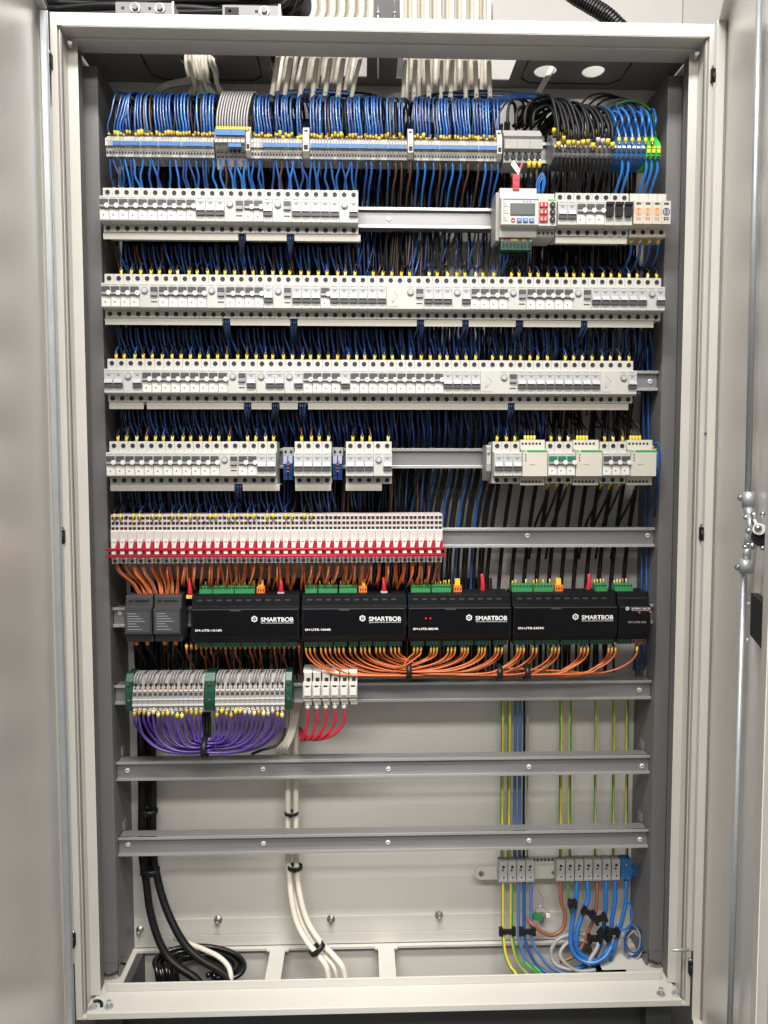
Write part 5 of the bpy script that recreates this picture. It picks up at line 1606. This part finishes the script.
# purple wires
pn = 0
for b_, (xa, xb) in enumerate((pA, pB)):
    for i in range(15):
        pn += 1
        x = xa+(xb-xa)*(i+.4)/15
        cx = ax(205.5, 745, 0.06)
        s = 1 if b_ == 0 else -1
        t = (i/14) if b_ == 0 else 1-(i/14)       # 0 = outermost
        zb_ = RZ[7]+z7(753-13*t+random.uniform(-1, 1))
        y_ = 0.048+0.02*random.random()
        L = abs(cx-x)
        zj = random.uniform(-2.5, 2.5)
        pts = [(x, RY-0.050, RZ[7]+z7(713+zj)), (x, RY-0.052, RZ[7]+z7(721+zj)), (x+s*L*.07, y_+.004, RZ[7]+z7(735-5*t)), (x+s*L*.30, y_, zb_*.72+(RZ[7]+z7(735))*.28), (x+s*L*.64, y_, zb_-0.0005), (cx, y_, zb_+0.001), (cx+s*0.012, y_+0.004, zb_+0.002), (cx+s*0.03, 0.085, zb_-0.004)]
        wire('purple_wire', 'w_purple', pts, 0.0025, f"purple wire, {ordn(i+1)} from left hanging from the {('left', 'right')[b_]} block into the tied bundle", 'wire', 'purple wires hanging in two tied curves', fer=random.choice(['yellow', 'yellow_dim', 'yellow_dim', 'yellow_pale', 'term_beige']), fl=0.005)
tie(at(205.5, 747, 0.056), 0.0165, 0.020, 0, 'x', 'black cable tie gathering the purple wires below the green clamp', wd=0.010)
for i in range(3):
    u = 203+i*3
    pts = [at(u, 712, 0.09), at(u+1, 725, 0.085), at(u, 738, 0.08), at(u-2, 752, 0.085)]
    wire('black_wire', 'w_black', pts, 0.0030, f"black wire between the two purple bundles, {('left', 'middle', 'right')[i]} one", 'wire', 'black wires between the purple bundles')
wire('black_wire', 'w_black', [at(285, 728, 0.09), at(283, 738, 0.08), at(275, 746, 0.07), at(262, 750, 0.068), at(252, 754, 0.08)], 0.0028, 'black wire curving at the right end of the purple bundle', 'wire')
# white fuse terminals with red wires
xa, xb = ax(302.5, 690, 0.05), ax(357.5, 690, 0.05); n = 6; W = (xb-xa)/n; proto = None
for i in range(n):
    if proto is None:
        proto = empty('fuse_terminal', (xa, RY, RZ[7]))
        b = MB(); g = 0.0004
        b.prism([(-0.0008, z7(672.5)), (-0.040, z7(672.5)), (-0.044, z7(675)), (-0.046, z7(683)), (-0.0560, z7(685.5)), (-0.0560, z7(698)), (-0.050, z7(700)), (-0.048, z7(706.5)), (-0.0008, z7(706.5))], g, W-g, 'term_beige')
        b.box(W*.40, W*.80, -0.0475, -0.0450, z7(682.8), z7(679.5), 'hole')
        b.box(0.0002, W*.12, -0.0480, -0.0450, z7(682.5), z7(674), 'hole')
        b.box(W*.12, W*.88, -0.0520, -0.0480, z7(701.8), z7(700.2), 'plastic_white')
        b.box(0.0002, W*.2, -0.0505, -0.0470, z7(706.5), z7(703), 'hole')
        b.build('housing', proto, bevel=0.0003)
        b = MB(); b.box(W*.16, W*.88, -0.0590, -0.0561, z7(695.5), z7(687.5), 'plastic_white'); b.box(W*.3, W*.7, -0.0575, -0.0561, z7(687.3), z7(685.8), 'hole'); b.build('fuse_lever', proto, bevel=0.0003)
        o = proto
    else: o = dup(proto, (xa+i*W, RY, RZ[7]))
    tag(o, f"chunky off-white fuse terminal, {ordn(i+1)} of six above the red wires", 'fuse terminal', 'off-white fuse terminals')
for i in range(5):
    x = xa+W*(i+.5)
    L = x-ax(298, 750, 0.06)
    z0 = RZ[7]+z7(709)
    pts = [(x, RY-0.046, z0), (x+0.0005, RY-0.046, z0-0.016), (x-0.002, RY-0.044, z0-0.034), (x-0.25*L-0.002, RY-0.042, z0-0.056), (x-.62*L-.002, RY-0.03, z0-0.068), (x-.84*L-0.004, RY+0.015, z0-0.077), (x-L-0.006, RY+0.070, z0-0.081), (x-L-0.025, RY+0.075, z0-0.083)]
    wire('red_wire', 'w_red', pts, 0.0031, f"thick red wire, {ordn(i+1)} of five hanging from the off-white fuse terminals", 'wire', 'thick red wires under the fuse terminals', fer='term_beige', fl=0.004)

# ------------------------------------------------------------------ lower cables
def cable(name, m, px, r, lab, grp=None, m2=None, n=8, cat='cable', sub=6):
    pts = [at(u, v, y) for (u, v, y) in px]
    b = MB(); b.tube(pts, r, m, n, sub, m2=m2)
    o = b.build(name, None, origin=pts[0]); tag(o, lab, cat, grp); return o
# black power cables, left
cable('power_cable', 'w_black', [(141, 640, .175), (141, 700, .175), (141, 740, .17), (142, 790, .165), (142, 850, .16), (146, 880, .155), (150, 910, .15), (158, 938, .14), (168, 957, .13), (180, 968, .12), (196, 979, .11), (208, 994, .105)], 0.0075, 'thick black cable on the left, outer of the tied pair curving to the floor', 'thick black cables at bottom left')
cable('power_cable', 'w_black', [(152, 640, .18), (152, 700, .18), (152, 740, .175), (153, 790, .168), (153, 850, .165), (158, 880, .155), (165, 905, .145), (176, 930, .13), (188, 948, .12), (203, 961, .11), (219, 970, .105), (232, 982, .10), (238, 996, .10)], 0.0075, 'thick black cable on the left, inner of the tied pair curving to the floor', 'thick black cables at bottom left')
cable('power_cable', 'w_black', [(147, 640, .19), (147, 740, .188), (147, 790, .185), (148, 850, .185), (152, 872, .18)], 0.0055, 'black cable hidden between the tied pair on the left', 'thick black cables at bottom left')
for i in range(8):
    j = lambda k: random.uniform(-k, k)
    gx_ = 1-0.075*i
    cx_, cy_ = 199+j(2), 966+j(1)
    pts_ = []
    for k in range(9):
        an = math.radians(200-k*(262/8))
        pts_.append((cx_+math.cos(an)*46*gx_+j(1.2), cy_-math.sin(an)*(17*gx_+2)+j(.8), 0.135+0.035*math.sin(an)+0.004*(i % 3)))
    cable('power_cable', 'w_black_gloss', [(pts_[0][0]+2, 986, .12)]+pts_, 0.0050, f"black cable coiled on the cabinet floor, {ordn(i+1)} turn of the coil", 'coiled black cables on the cabinet floor')
cable('white_cable', 'w_white', [(175, 938, .17), (190, 944, .15), (205, 950, .135), (219, 957, .12), (228, 966, .11), (231, 976, .10), (231, 986, .10)], 0.0050, 'single white cable curving over the black coil to the floor')
tie(at(148, 811, .165), 0.017, 0.012, 0, 'z', 'black cable tie round the black cables between the two lowest rails', wd=0.008)
tie(at(150, 871, .160), 0.017, 0.012, 0, 'z', 'black cable tie round the black cables under the lowest rail', wd=0.012)
# white cables centre
cable('white_cable', 'w_white', [(288, 700, .165), (288, 740, .165), (288, 790, .165), (288, 850, .165), (289, 870, .16), (291, 895, .15), (296, 920, .14), (306, 940, .125), (318, 955, .11), (326, 966, .10), (329, 980, .10)], 0.0058, 'white cable, left of the pair hanging down the middle', 'white cables hanging down the middle')
cable('white_cable', 'w_white', [(296, 700, .165), (296, 740, .165), (296, 790, .165), (296, 850, .165), (297, 870, .16), (300, 895, .15), (307, 920, .14), (319, 940, .125), (333, 955, .11), (342, 966, .10), (346, 980, .10)], 0.0058, 'white cable, right of the pair hanging down the middle', 'white cables hanging down the middle')
cable('white_cable', 'w_white', [(291, 870, .175), (294, 895, .165), (302, 922, .15), (314, 943, .135), (326, 957, .12), (334, 967, .11), (337, 980, .11)], 0.0050, 'white cable half hidden behind the tied pair near the floor', 'white cables hanging down the middle')
for i in range(4):
    cable('white_cable', 'w_white', [(290+i*3, 700, .15), (291+i*2, 720, .15), (286+i*2, 738, .14), (279+i*3, 746, .13), (277+i*3, 752, .14), (281+i*2, 757, .16)], 0.0030, f"thin white cable, {ordn(i+1)} of four curling beside the purple wires", 'thin white cables beside the purple wires')
tie(at(291.5, 813, .163), 0.012, 0.009, 0, 'z', 'black cable tie round the white cables between the two lowest rails', wd=0.006)
tie(at(295, 867, .158), 0.013, 0.010, 0, 'z', 'black cable tie round the white cables under the lowest rail', wd=0.008)
tie(at(317, 948.5, .115), 0.015, 0.011, 0, (0.62, 0, -0.78), 'tilted black cable tie round the white cables near the floor', wd=0.010)
# vertical wires right
VY = 0.170
for i, (u, m, m2, r, nm, vend) in enumerate(((502.2, 'w_green', 'w_yellow', .0036, 'yellow_green_wire', 866), (509, 'w_green', 'w_yellow', .0038, 'yellow_green_wire', 866), (515, 'w_blue_pale', None, .0034, 'blue_wire', 866), (519.7, 'w_blue_pale', None, .0034, 'blue_wire', 866),
                                     (524, 'w_black', None, .0024, 'black_wire', 866), (527.5, 'w_grey', None, .0018, 'grey_wire', 866),
                                     (560.8, 'w_green', 'w_yellow', .0036, 'yellow_green_wire', 862), (569.8, 'w_yellow', 'w_green', .0030, 'yellow_green_wire', 862), (595.4, 'w_green', 'w_yellow', .0026, 'yellow_green_wire', 862), (613.5, 'w_green', 'w_yellow', .0028, 'yellow_green_wire', 862), (627, 'w_yellow', 'w_green', .0030, 'yellow_green_wire', 862))):
    cable(nm, m, [(u, 676, VY), (u+.4, 720, VY), (u, 770, VY), (u-.4, 810, VY), (u-.3, 840, VY), (u, vend, VY)], r, f"{nm.replace('_wire','').replace('_',' and ')} wire, {ordn(i+1)} from left of those running straight down on the right", 'straight wires running down on the right', m2=m2, cat='wire')
# earth bar
eb = empty('earth_bar', tuple(at(553, 873, 0.176)))
eo = Vector(eb.location)
def rel(mb, name, parent, bevel=0.0):
    o = mb.build(name, parent, bevel=bevel); o.location = -eo; return o
def e(u, v, y=0.172): return at(u, v, y)
b = MB()
a, c = e(476, 866), e(636, 880)
zA, zB = e(555, 865.5).z, e(555, 878.5).z
b.box(e(482, 872).x, e(632, 872).x, 0.172, 0.177, zB, zA, 'plastic_white' if 0 else 'cream_paint')
b.cyl((e(482, 872).x, 0.1715, (zA+zB)/2), (e(482, 872).x, 0.1765, (zA+zB)/2), (zA-zB)/2, 'cream_paint', 18)
b.cyl((e(631, 870).x, 0.170, (zA+zB)/2), (e(631, 870).x, 0.1765, (zA+zB)/2), (zA-zB)/2, 'strip_blue', 18)
rel(b, 'bar', eb)
for u in (481, 630, 552.5):
    x = e(u, 871).x; z = (zA+zB)/2+0.001
    b = MB(); r = 0.0055 if u != 552.5 else 0.003
    b.cyl((x, 0.1695, z), (x, 0.1680, z), r, 'steel', 12); b.cyl((x, 0.1680, z), (x, 0.1677, z), r*.4, 'dark_grey', 6)
    rel(b, 'screw', eb)
tag(eb, 'cream metal earth bar on the back panel below the lowest rail', 'earth bar')
CL = [499+8.9*i for i in range(4)]+[556.5+9.2*i for i in range(7)]
proto = None
for i, u in enumerate(CL):
    xa, xb = e(u, 872, .150).x, e(u+(8.7 if i < 4 else 9.0), 872, .150).x; W = xb-xa
    z0, z1 = e(550, 881.5, .150).z, e(550, 861.0, .150).z; zc_ = e(550, 871, .150).z
    if proto is None:
        proto = empty('busbar_clamp', (xa, 0.150, zc_))
        b = MB(); b.box(0.0003, W-0.0003, 0, 0.0205, z0-zc_, z1-zc_, 'clamp_grey'); b.box(W*.08, W*.92, -0.001, -0.0001, z0-zc_+0.003, z1-zc_-0.003, 'clamp_grey'); b.build('housing', proto, bevel=0.0006)
        b = MB()
        b.cyl((W*.5, -0.0014, 0.0105), (W*.5, -0.0011, 0.0105), 0.0030, 'hole', 10); b.cyl((W*.42, -0.0014, 0.0035), (W*.42, -0.0011, 0.0035), 0.0022, 'hole', 8); b.cyl((W*.55, -0.0014, -0.0120), (W*.55, -0.0011, -0.0120), 0.0018, 'hole', 8)
        b.build('screw_hole', proto)
        o = proto
    else: o = dup(proto, (xa, 0.150, zc_))
    tag(o, f"grey busbar clamp, {ordn(i+1 if i < 4 else i-3)} from left in the {'group of four' if i < 4 else 'group of seven'} on the earth bar", 'busbar clamp', 'grey clamps on the earth bar')
b = MB(); xa, xb = e(621, 872, .150).x, e(631.5, 872, .150).x; b.box(0, xb-xa, 0, 0.021, e(550, 881, .150).z, e(550, 861, .150).z, 'strip_blue')
b.cyl(((xb-xa)*.5, -0.002, (e(550, 866, .15).z)), ((xb-xa)*.5, 0, e(550, 866, .15).z), 0.0028, 'steel', 8)
o = b.build('busbar_clamp', bevel=0.0008); o.location = (xa, 0.150, 0)
for v_ in o.data.vertices: v_.co.z -= zc_
o.location.z = zc_
tag(o, 'blue busbar clamp at the right end of the earth bar', 'busbar clamp')
# small steel rail piece behind
b = MB(); b.box(-0.035, 0.030, -0.003, 0.004, -0.004, 0.004, 'steel')
for q in range(8): b.box(-0.032+q*.0075, -0.029+q*.0075, -0.0045, -0.0031, -0.004, 0.002, 'dark_grey')
o = b.build('steel_strip'); o.location = at(545, 858.5, 0.165); tag(o, 'small slotted steel strip above the bare part of the earth bar', 'steel strip')
# wires under the bar, left group
GB = 'wires curving to the floor under the four clamps'
for i, (u, m, m2, name, d) in enumerate(((502.5, 'w_green', 'w_yellow', 'yellow_green_wire', 0), (511.5, 'w_yellow', 'w_green', 'yellow_green_wire', 1), (518.5, 'w_blue_pale', None, 'blue_wire', 2), (524, 'w_blue', None, 'blue_wire', 3), (529, 'w_grey', None, 'grey_wire', 4), (531, 'w_blue_pale', None, 'blue_wire', 5))):
    if i == 4: continue
    e1 = [(u, 880, .158), (u, 905, .156), (u, 925, .15), (u+1, 940, .14), (u+3+d*1.2, 955, .13), (u+8+d*2.2, 967, .12), (u+12+d*4.5, 974 if d else 972, .11), (u+16+d*6, 980, .10)]
    cable(name, m, e1, 0.0036 if i < 2 else 0.0034, f"{name.replace('_wire','').replace('_',' and ')} wire, {ordn(min(i, 4)+1)} from left under the four clamps, curving to the floor", GB, m2=m2, cat='wire')
for i, (u, v) in enumerate(((525, 962), (534, 966))):
    cable('yellow_green_wire', 'w_yellow', [(u, v, .115), (u+6, v+6, .105), (u+13, v+12, .10)], 0.0034, f"short bit of yellow wire emerging at the floor, {('left', 'right')[i]} one", GB, m2='w_green', cat='wire')
for i, (u, lab) in enumerate(((507, 'black clip holding the yellow and green wires'), (527, 'black clip holding the blue wires beside the yellow ones'))):
    b = MB(); b.box(-0.016, 0.016, -0.006, 0.0, -0.004, 0.004, 'black_plastic')
    for s in (-1, 1): b.box(s*0.013-0.004, s*0.013+0.004, -0.007, 0.001, -0.0085, 0.0085, 'black_plastic'); b.box(s*0.004-0.003, s*0.004+0.003, -0.008, -0.006, -0.005, 0.005, 'black_plastic')
    o = b.build('cable_clip', bevel=0.0006); o.location = at(u, 930.5, 0.142); tag(o, lab, 'cable clip')
# right tangle
BL = 'thick blue wires under the seven clamps'
cable('brown_wire', 'w_copperbrown', [(560.5, 880, .158), (561, 900, .155), (565, 915, .15), (563, 928, .145), (553, 935, .14), (542, 932, .14), (532, 924, .145), (526, 918, .16)], 0.0042, 'thick brown wire making a U loop under the earth bar', m2=None, cat='wire')
cable('blue_wire', 'w_sky', [(577, 880, .158), (576, 900, .15), (572, 925, .14), (571, 945, .13), (578, 958, .12), (592, 963, .11), (605, 957, .11), (612, 945, .12)], 0.0048, 'thick bright blue wire making the widest U loop', BL, cat='wire')
cable('blue_wire', 'w_sky', [(587, 880, .158), (588, 898, .15), (582, 915, .14), (577, 932, .13), (577, 948, .125), (586, 958, .12), (600, 960, .115), (612, 952, .12)], 0.0048, 'thick bright blue wire looping inside the widest one', BL, cat='wire')
cable('brown_wire', 'w_copperbrown', [(597, 880, .158), (597, 900, .155), (594, 918, .15), (588, 932, .145), (582, 946, .14), (574, 956, .13), (560, 962, .13)], 0.0036, 'brown wire slanting behind the blue loops', cat='wire')
cable('blue_wire', 'w_sky', [(606, 880, .158), (606, 900, .152), (604, 925, .145), (600, 945, .14), (590, 962, .13), (574, 970, .12)], 0.0044, 'thick blue wire falling to the left between black clips', BL, cat='wire')
cable('blue_wire', 'w_sky', [(615, 880, .158), (615, 900, .152), (612, 920, .145), (610, 940, .14), (604, 955, .13), (592, 968, .12)], 0.0042, 'thick blue wire hanging straight beside the white one', BL, cat='wire')
cable('blue_wire', 'w_sky', [(626, 880, .158), (626, 900, .152), (622, 920, .145), (618, 935, .14), (612, 955, .13), (608, 970, .12)], 0.0040, 'thick blue wire under the blue clamp', BL, cat='wire')
cable('grey_wire', 'w_grey', [(590, 935, .15), (575, 934, .145), (560, 938, .14), (552, 948, .135), (552, 958, .13), (558, 966, .12), (572, 970, .11)], 0.0042, 'pale grey cable, outer loop on the floor', 'pale grey cables looping on the floor')
cable('grey_wire', 'w_grey', [(590, 942, .145), (577, 940, .14), (566, 944, .135), (560, 954, .125), (566, 964, .115), (578, 971, .11), (596, 970, .105)], 0.0038, 'pale grey cable, inner loop on the floor', 'pale grey cables looping on the floor')
cable('white_cable', 'w_grey', [(599, 938, .135), (597, 948, .125), (591, 958, .115), (588, 965, .11)], 0.0042, 'short pale cable stub between the blue loops')
cable('green_wire', 'w_green', [(568, 880, .158), (568, 890, .156), (569, 905, .155), (572, 916, .155)], 0.0024, 'thin dark green wire under the second of the seven clamps', cat='wire')
for i in range(6):
    c0 = (632+random.uniform(-2, 3), 942+random.uniform(-4, 4))
    pts = []
    for k in range(10):
        an = k/9*2*math.pi*1.05+i*.7
        pts.append((c0[0]+math.cos(an)*(8+i*.6)*0.8-math.sin(an)*3, c0[1]+math.sin(an)*(12+i*.5)+math.cos(an)*4, .135+.006*math.sin(an*2+i)))
    cable('coiled_wire', 'w_blue' if i % 2 == 0 else 'w_grey', pts, 0.0016, f"{'blue' if i % 2 == 0 else 'white'} thin wire coil by the right side panel, {ordn(i+1)} ring", 'thin wires coiled by the right side panel', n=6, cat='wire')
for i, (u, v, rot) in enumerate(((588, 912, 30), (600, 918, -20), (612, 931, 5), (594, 938, 0), (604, 934, 40), (572, 903, 0))):
    b = MB(); s = 1.0 if i < 5 else 0.5
    b.box(-0.013*s, 0.013*s, -0.007, 0.004, -0.0045, 0.0045, 'black_plastic')
    for q in (-1, 1): b.box(q*0.010*s-0.0035, q*0.010*s+0.0035, -0.009, 0.004, -0.008, 0.008, 'black_plastic')
    o = b.build('cable_clip', bevel=0.0008); o.location = at(u, v, 0.135); o.rotation_euler = (0, math.radians(rot), 0)
    tag(o, ('uppermost black clip among the blue loops', 'black clip just right of the uppermost one among the blue loops', 'rightmost black clip low on the blue wires', 'black clip behind the pale cable stub', 'tilted black clip in the middle of the blue loops', 'small black clip under the dark green wire')[i], 'cable clip')
b = MB(); b.plate([(-0.014, -0.008), (0.010, -0.012), (0.013, -0.002), (-0.004, 0.008)], -0.002, 0.002, 'green_plug')
b.box(0.010, 0.018, -0.004, 0.004, -0.006, 0.004, 'steel'); b.box(0.0182, 0.026, -0.003, 0.003, -0.004, 0.002, 'paper_white')
o = b.build('earth_tag'); o.location = at(537, 915, 0.165); tag(o, 'small green tag with steel lug behind the brown U loop', 'tag')
cable('tie_wire', 'steel', [(541, 882, .165), (539, 892, .16), (543, 898, .158), (541, 905, .158), (533, 911, .16), (541, 906, .157), (549, 913, .16)], 0.0007, 'thin bent steel wire hanging below the bare bar', cat='wire')
cable('blue_wire', 'w_sky', [(628, 900, .14), (632, 912, .135), (630, 925, .13), (622, 930, .135), (616, 925, .14)], 0.0022, 'thin blue wire looping beside the right side panel', cat='wire')
b = MB(); q4 = [at(596, 951, .187), at(628, 951, .187), at(638, 973, .130), (at(586, 984, .105))]
b.v += [tuple(p) for p in q4]+[tuple(p-Vector((0, 0, .003))) for p in q4]
for fc in ((0, 1, 2, 3), (7, 6, 5, 4), (0, 4, 5, 1), (1, 5, 6, 2), (2, 6, 7, 3), (3, 7, 4, 0)): b.face(list(fc), 'black_plastic')
o = b.build('rubber_sheet', None, origin=q4[3])
tag(o, 'dark rubber sheet lying on the floor behind the blue loops', 'rubber sheet')

# ------------------------------------------------------------------ cables entering through the roof
def wcable(px, r, lab, grp, marks_=True, m='w_white'):
    pts = [at(u, v, y) for (u, v, y) in px]
    b = MB(); b.tube(pts, r, m, 8, 5)
    o = b.build('white_cable', None, origin=pts[0]); tag(o, lab, 'cable', grp)
    if marks_:
        c = MB(); o0 = pts[0]
        t = random.uniform(0.3, 0.8)
        # hand-written black marks on a sleeve near the lower end
        A, B = pts[-3]-o0, pts[-1]-o0
        for q in range(3):
            s_ = t+0.10*q; p = A.lerp(B, min(s_, .95))
            w_ = random.uniform(.001, .0026)
            c.box(p.x-w_, p.x+w_*.6, p.y-r-0.0006, p.y-r+0.0006, p.z-0.0007, p.z+0.0007, 'hole')
            c.box(p.x-0.0004, p.x+0.0004, p.y-r-0.0006, p.y-r+0.0006, p.z-0.0018, p.z+0.0018, 'hole')
        c.build('marking', o)
for g_, (a0, a1, b0, b1, n_, nm) in enumerate(((274, 353, 313, 371, 19, 'left'), (403, 489, 402, 489, 22, 'right'))):
    for i in range(n_):
        ub = a0+(a1-a0)*i/(n_-1)+random.uniform(-1.5, 1.5)
        ut = b0+(b1-b0)*i/(n_-1)
        ytop = 0.10+0.055*((i*5) % 3)/2; yb = random.uniform(0.10, 0.15)
        um = ut*.35+ub*.65
        k8 = (7 if g_ == 0 else 0)+random.uniform(-2, 2)
        wcable([(ut, -45, ytop), (ut, -10, ytop), (ut, 15, ytop), ((ut+ub+k8)/2, 33, ytop), (ub+k8, 52, ytop), (ub+k8*.3, 76, ytop), (ub-k8*.3, 102, ytop+.004)], random.choice([0.0045, 0.0050, 0.0041]),
               f"white cable, {ordn(i+1)} from left of the {nm} lot entering through the roof", f'white cables entering through the {nm} roof opening')
b = MB(); 
for i in range(9):
    u = 187+i*3.2
    k_ = (i-4)
    j_ = random.uniform(-2.5, 2.5); d_ = random.uniform(-.012, .008)
    wcable([(u-k_*.3, 20, .12), (u-k_*.1, 45, .115+d_), (u+j_*.3, 60, .115+d_), (u+3+j_, 72, .12+d_), (u+6-k_*.6+j_*1.5, 85, .13+d_), (u+8+k_*1.5, 97, .14)], 0.0042, f"white cable, {ordn(i+1)} from left of the bunch in the round roof hole", 'white cables in the round roof hole', marks_=(i == 4))
for i in range(6):
    wcable([(196+i*3, 84, .13), (186+i*2, 84-i, .125), (172, 86-i*.8, .125), (162-i, 91-i*.5, .13), (156, 97, .14)], 0.0034, f"greyish cable fanning left under the round roof hole, {ordn(i+1)} in the fan", 'greyish cables fanning left under the round hole', False, 'w_grey')
wcable([(556, 55, .15), (552, 68, .14), (547, 78, .135), (541, 88, .13), (536, 97, .13)], 0.0055, 'single pale cable coming through the left white round roof hole', None, True)
for i in range(5):
    wcable([(330+i*3, 82, .13), (322+i*4, 90, .12), (308+i*3, 97, .12), (298, 102, .13)], 0.0030, f"grey cable bending left over the blue arches, {ordn(i+1)} of five", 'grey cables bending over the blue arches', False, 'w_grey')

# ------------------------------------------------------------------ above the cabinet
# support brackets
for i, (ua, ub) in enumerate(((115.5, 174), (222.5, 280.5))):
    xa, xb = ax(ua, 8, .03), ax(ub, 8, .03); W = xb-xa
    zv, zb_ = az(150, 14.5+i, .03), az(150, 2.5+i, .03)
    za = 1.8858
    o = empty('strut_bracket', (xa, 0.03, za)); H = zb_-za; q0 = zv-za
    b = MB()
    b.box(0, W, 0, 0.003, 0, H, 'panel_grey'); b.box(0, W, 0.0032, 0.040, 0, 0.003, 'rail_metal'); b.box(0, 0.003, 0.0032, 0.04, 0.0032, H, 'rail_metal'); b.box(W-0.003, W, -0.001, 0.04, 0.0032, H+0.002, 'rail_bright')
    zm = (q0+H)/2
    b.box(W*.10, W*.15, -0.0006, -0.0001, zm-.002, zm+.002, 'hole'); b.box(W*.56, W*.61, -0.0006, -0.0001, zm-.002, zm+.002, 'hole')
    if i == 1: b.box(W*.04, W*.28, -0.0006, -0.0001, zm-.006, zm+.006, 'hole')
    b.build('plate', o)
    for c in ((.34, .76) if i == 0 else (.72,)):
        b = MB(); b.cyl((W*c, -0.002, zm), (W*c, 0, zm), 0.0090, 'rail_metal', 16); b.cyl((W*c, -0.007, zm), (W*c, -0.002, zm), 0.0055, 'panel_grey', 6, smooth=False); b.build('bolt', o)
    tag(o, f"galvanised strut bracket with {'two bolts, left' if i == 0 else 'one bolt, right'} one on the cabinet roof", 'bracket', 'galvanised brackets on the cabinet roof')
# black cables lying on the roof
rb = 0
for i in range(16):
    rb += 1
    v = -6+i*1.3
    y = 0.11+0.008*i
    z = 1.955+0.0065*((i*7) % 9)
    x0_, x1_ = -0.62, random.uniform(-0.22, -0.16)
    pts = [(x0_, y+random.uniform(-.01, .01), z+random.uniform(-.004, .01)), (x0_+.12, y, z+random.uniform(0, .012)), (x0_+.24, y+random.uniform(-.01, .01), z+random.uniform(0, .012)), (x1_-.05, y, z+random.uniform(0, .016)), (x1_, y+.02, z+.03), (x1_+0.02, y+.03, z+.10)]
    b = MB(); b.tube(pts, random.choice([0.004, 0.006, 0.008]), 'w_black', 7, 5)
    o = b.build('power_cable', None, origin=pts[0]); tag(o, f"black cable in the tangle over the cabinet roof, {ordn(i+1)} from the front", 'cable', 'black cables tangled on the cabinet roof')
b = MB(); b.box(-0.75, -0.14, 0.285, 0.30, 1.93, 2.25, 'hole'); o = b.build('cable_tray'); tag(o, 'black cable tray wall standing behind the tangle above the cabinet', 'cable tray')
b = MB(); b.box(-0.018, 0.052, 0.25, 0.27, 1.885, 2.25, 'black_plastic'); o = b.build('cable_tray'); tag(o, 'narrow black tray section between the two lots of white cables', 'cable tray')
# threaded rods and stays
for i, (u, va, vb, y) in enumerate(((378, -30, 79, .10), (394.5, -30, 20, .10))):
    a, c = at(u, va, y), at(u, vb, y)
    b = MB(); b.cyl((a.x, y, c.z), (a.x, y, a.z), 0.0016, 'steel', 8); b.cyl((a.x, y, at(u, 13, y).z-0.002), (a.x, y, at(u, 13, y).z+0.002), 0.0045, 'steel', 6)
    o = b.build('threaded_rod', None, origin=(a.x, y, c.z)); tag(o, f"thin threaded rod between the white cables, {('left one reaching into the cabinet', 'short right one')[i]}", 'rod')
a = at(492, 13, 0.1)
b = MB(); b.cyl((a.x, .1, 1.884), (a.x, .1, 2.1), 0.0016, 'steel', 8); b.ball((a.x, .095, 1.905), 0.005, 'plastic_white'); o = b.build('threaded_rod', None, origin=(a.x, .1, 1.884)); tag(o, 'thin rod with white knob right of the white cables', 'rod')
# corrugated conduit
pts = [at(555, -22, .20), at(572, -6, .19), at(590, 5, .18), (at(606, 15, .17)), at(622, 30, .16)]
b = MB(); b.tube(pts, 0.0105, 'black_plastic', 12, 8)
S_ = spline(pts, 40)
acc = 0.0
for i in range(1, len(S_)):
    acc += (S_[i]-S_[i-1]).length
    if acc > 0.0058:
        acc = 0.0; p = S_[i]; d = (S_[i]-S_[i-1]).normalized()
        b.cyl(p-d*.0017, p+d*.0017, 0.0150, 'black_plastic', 14, smooth=False)
o = b.build('corrugated_conduit', None, origin=pts[0]); tag(o, 'black corrugated conduit slanting down behind the cabinet top', 'conduit')
# wall panel joint above right
b = MB(); b.box(ax(683, 10, .335), 3.0, 0.333, 0.3398, 1.2, 3.19, 'wall_board'); o = b.build('wall_panel'); tag(o, 'pale wall board behind the top right cabinet corner', 'wall panel')
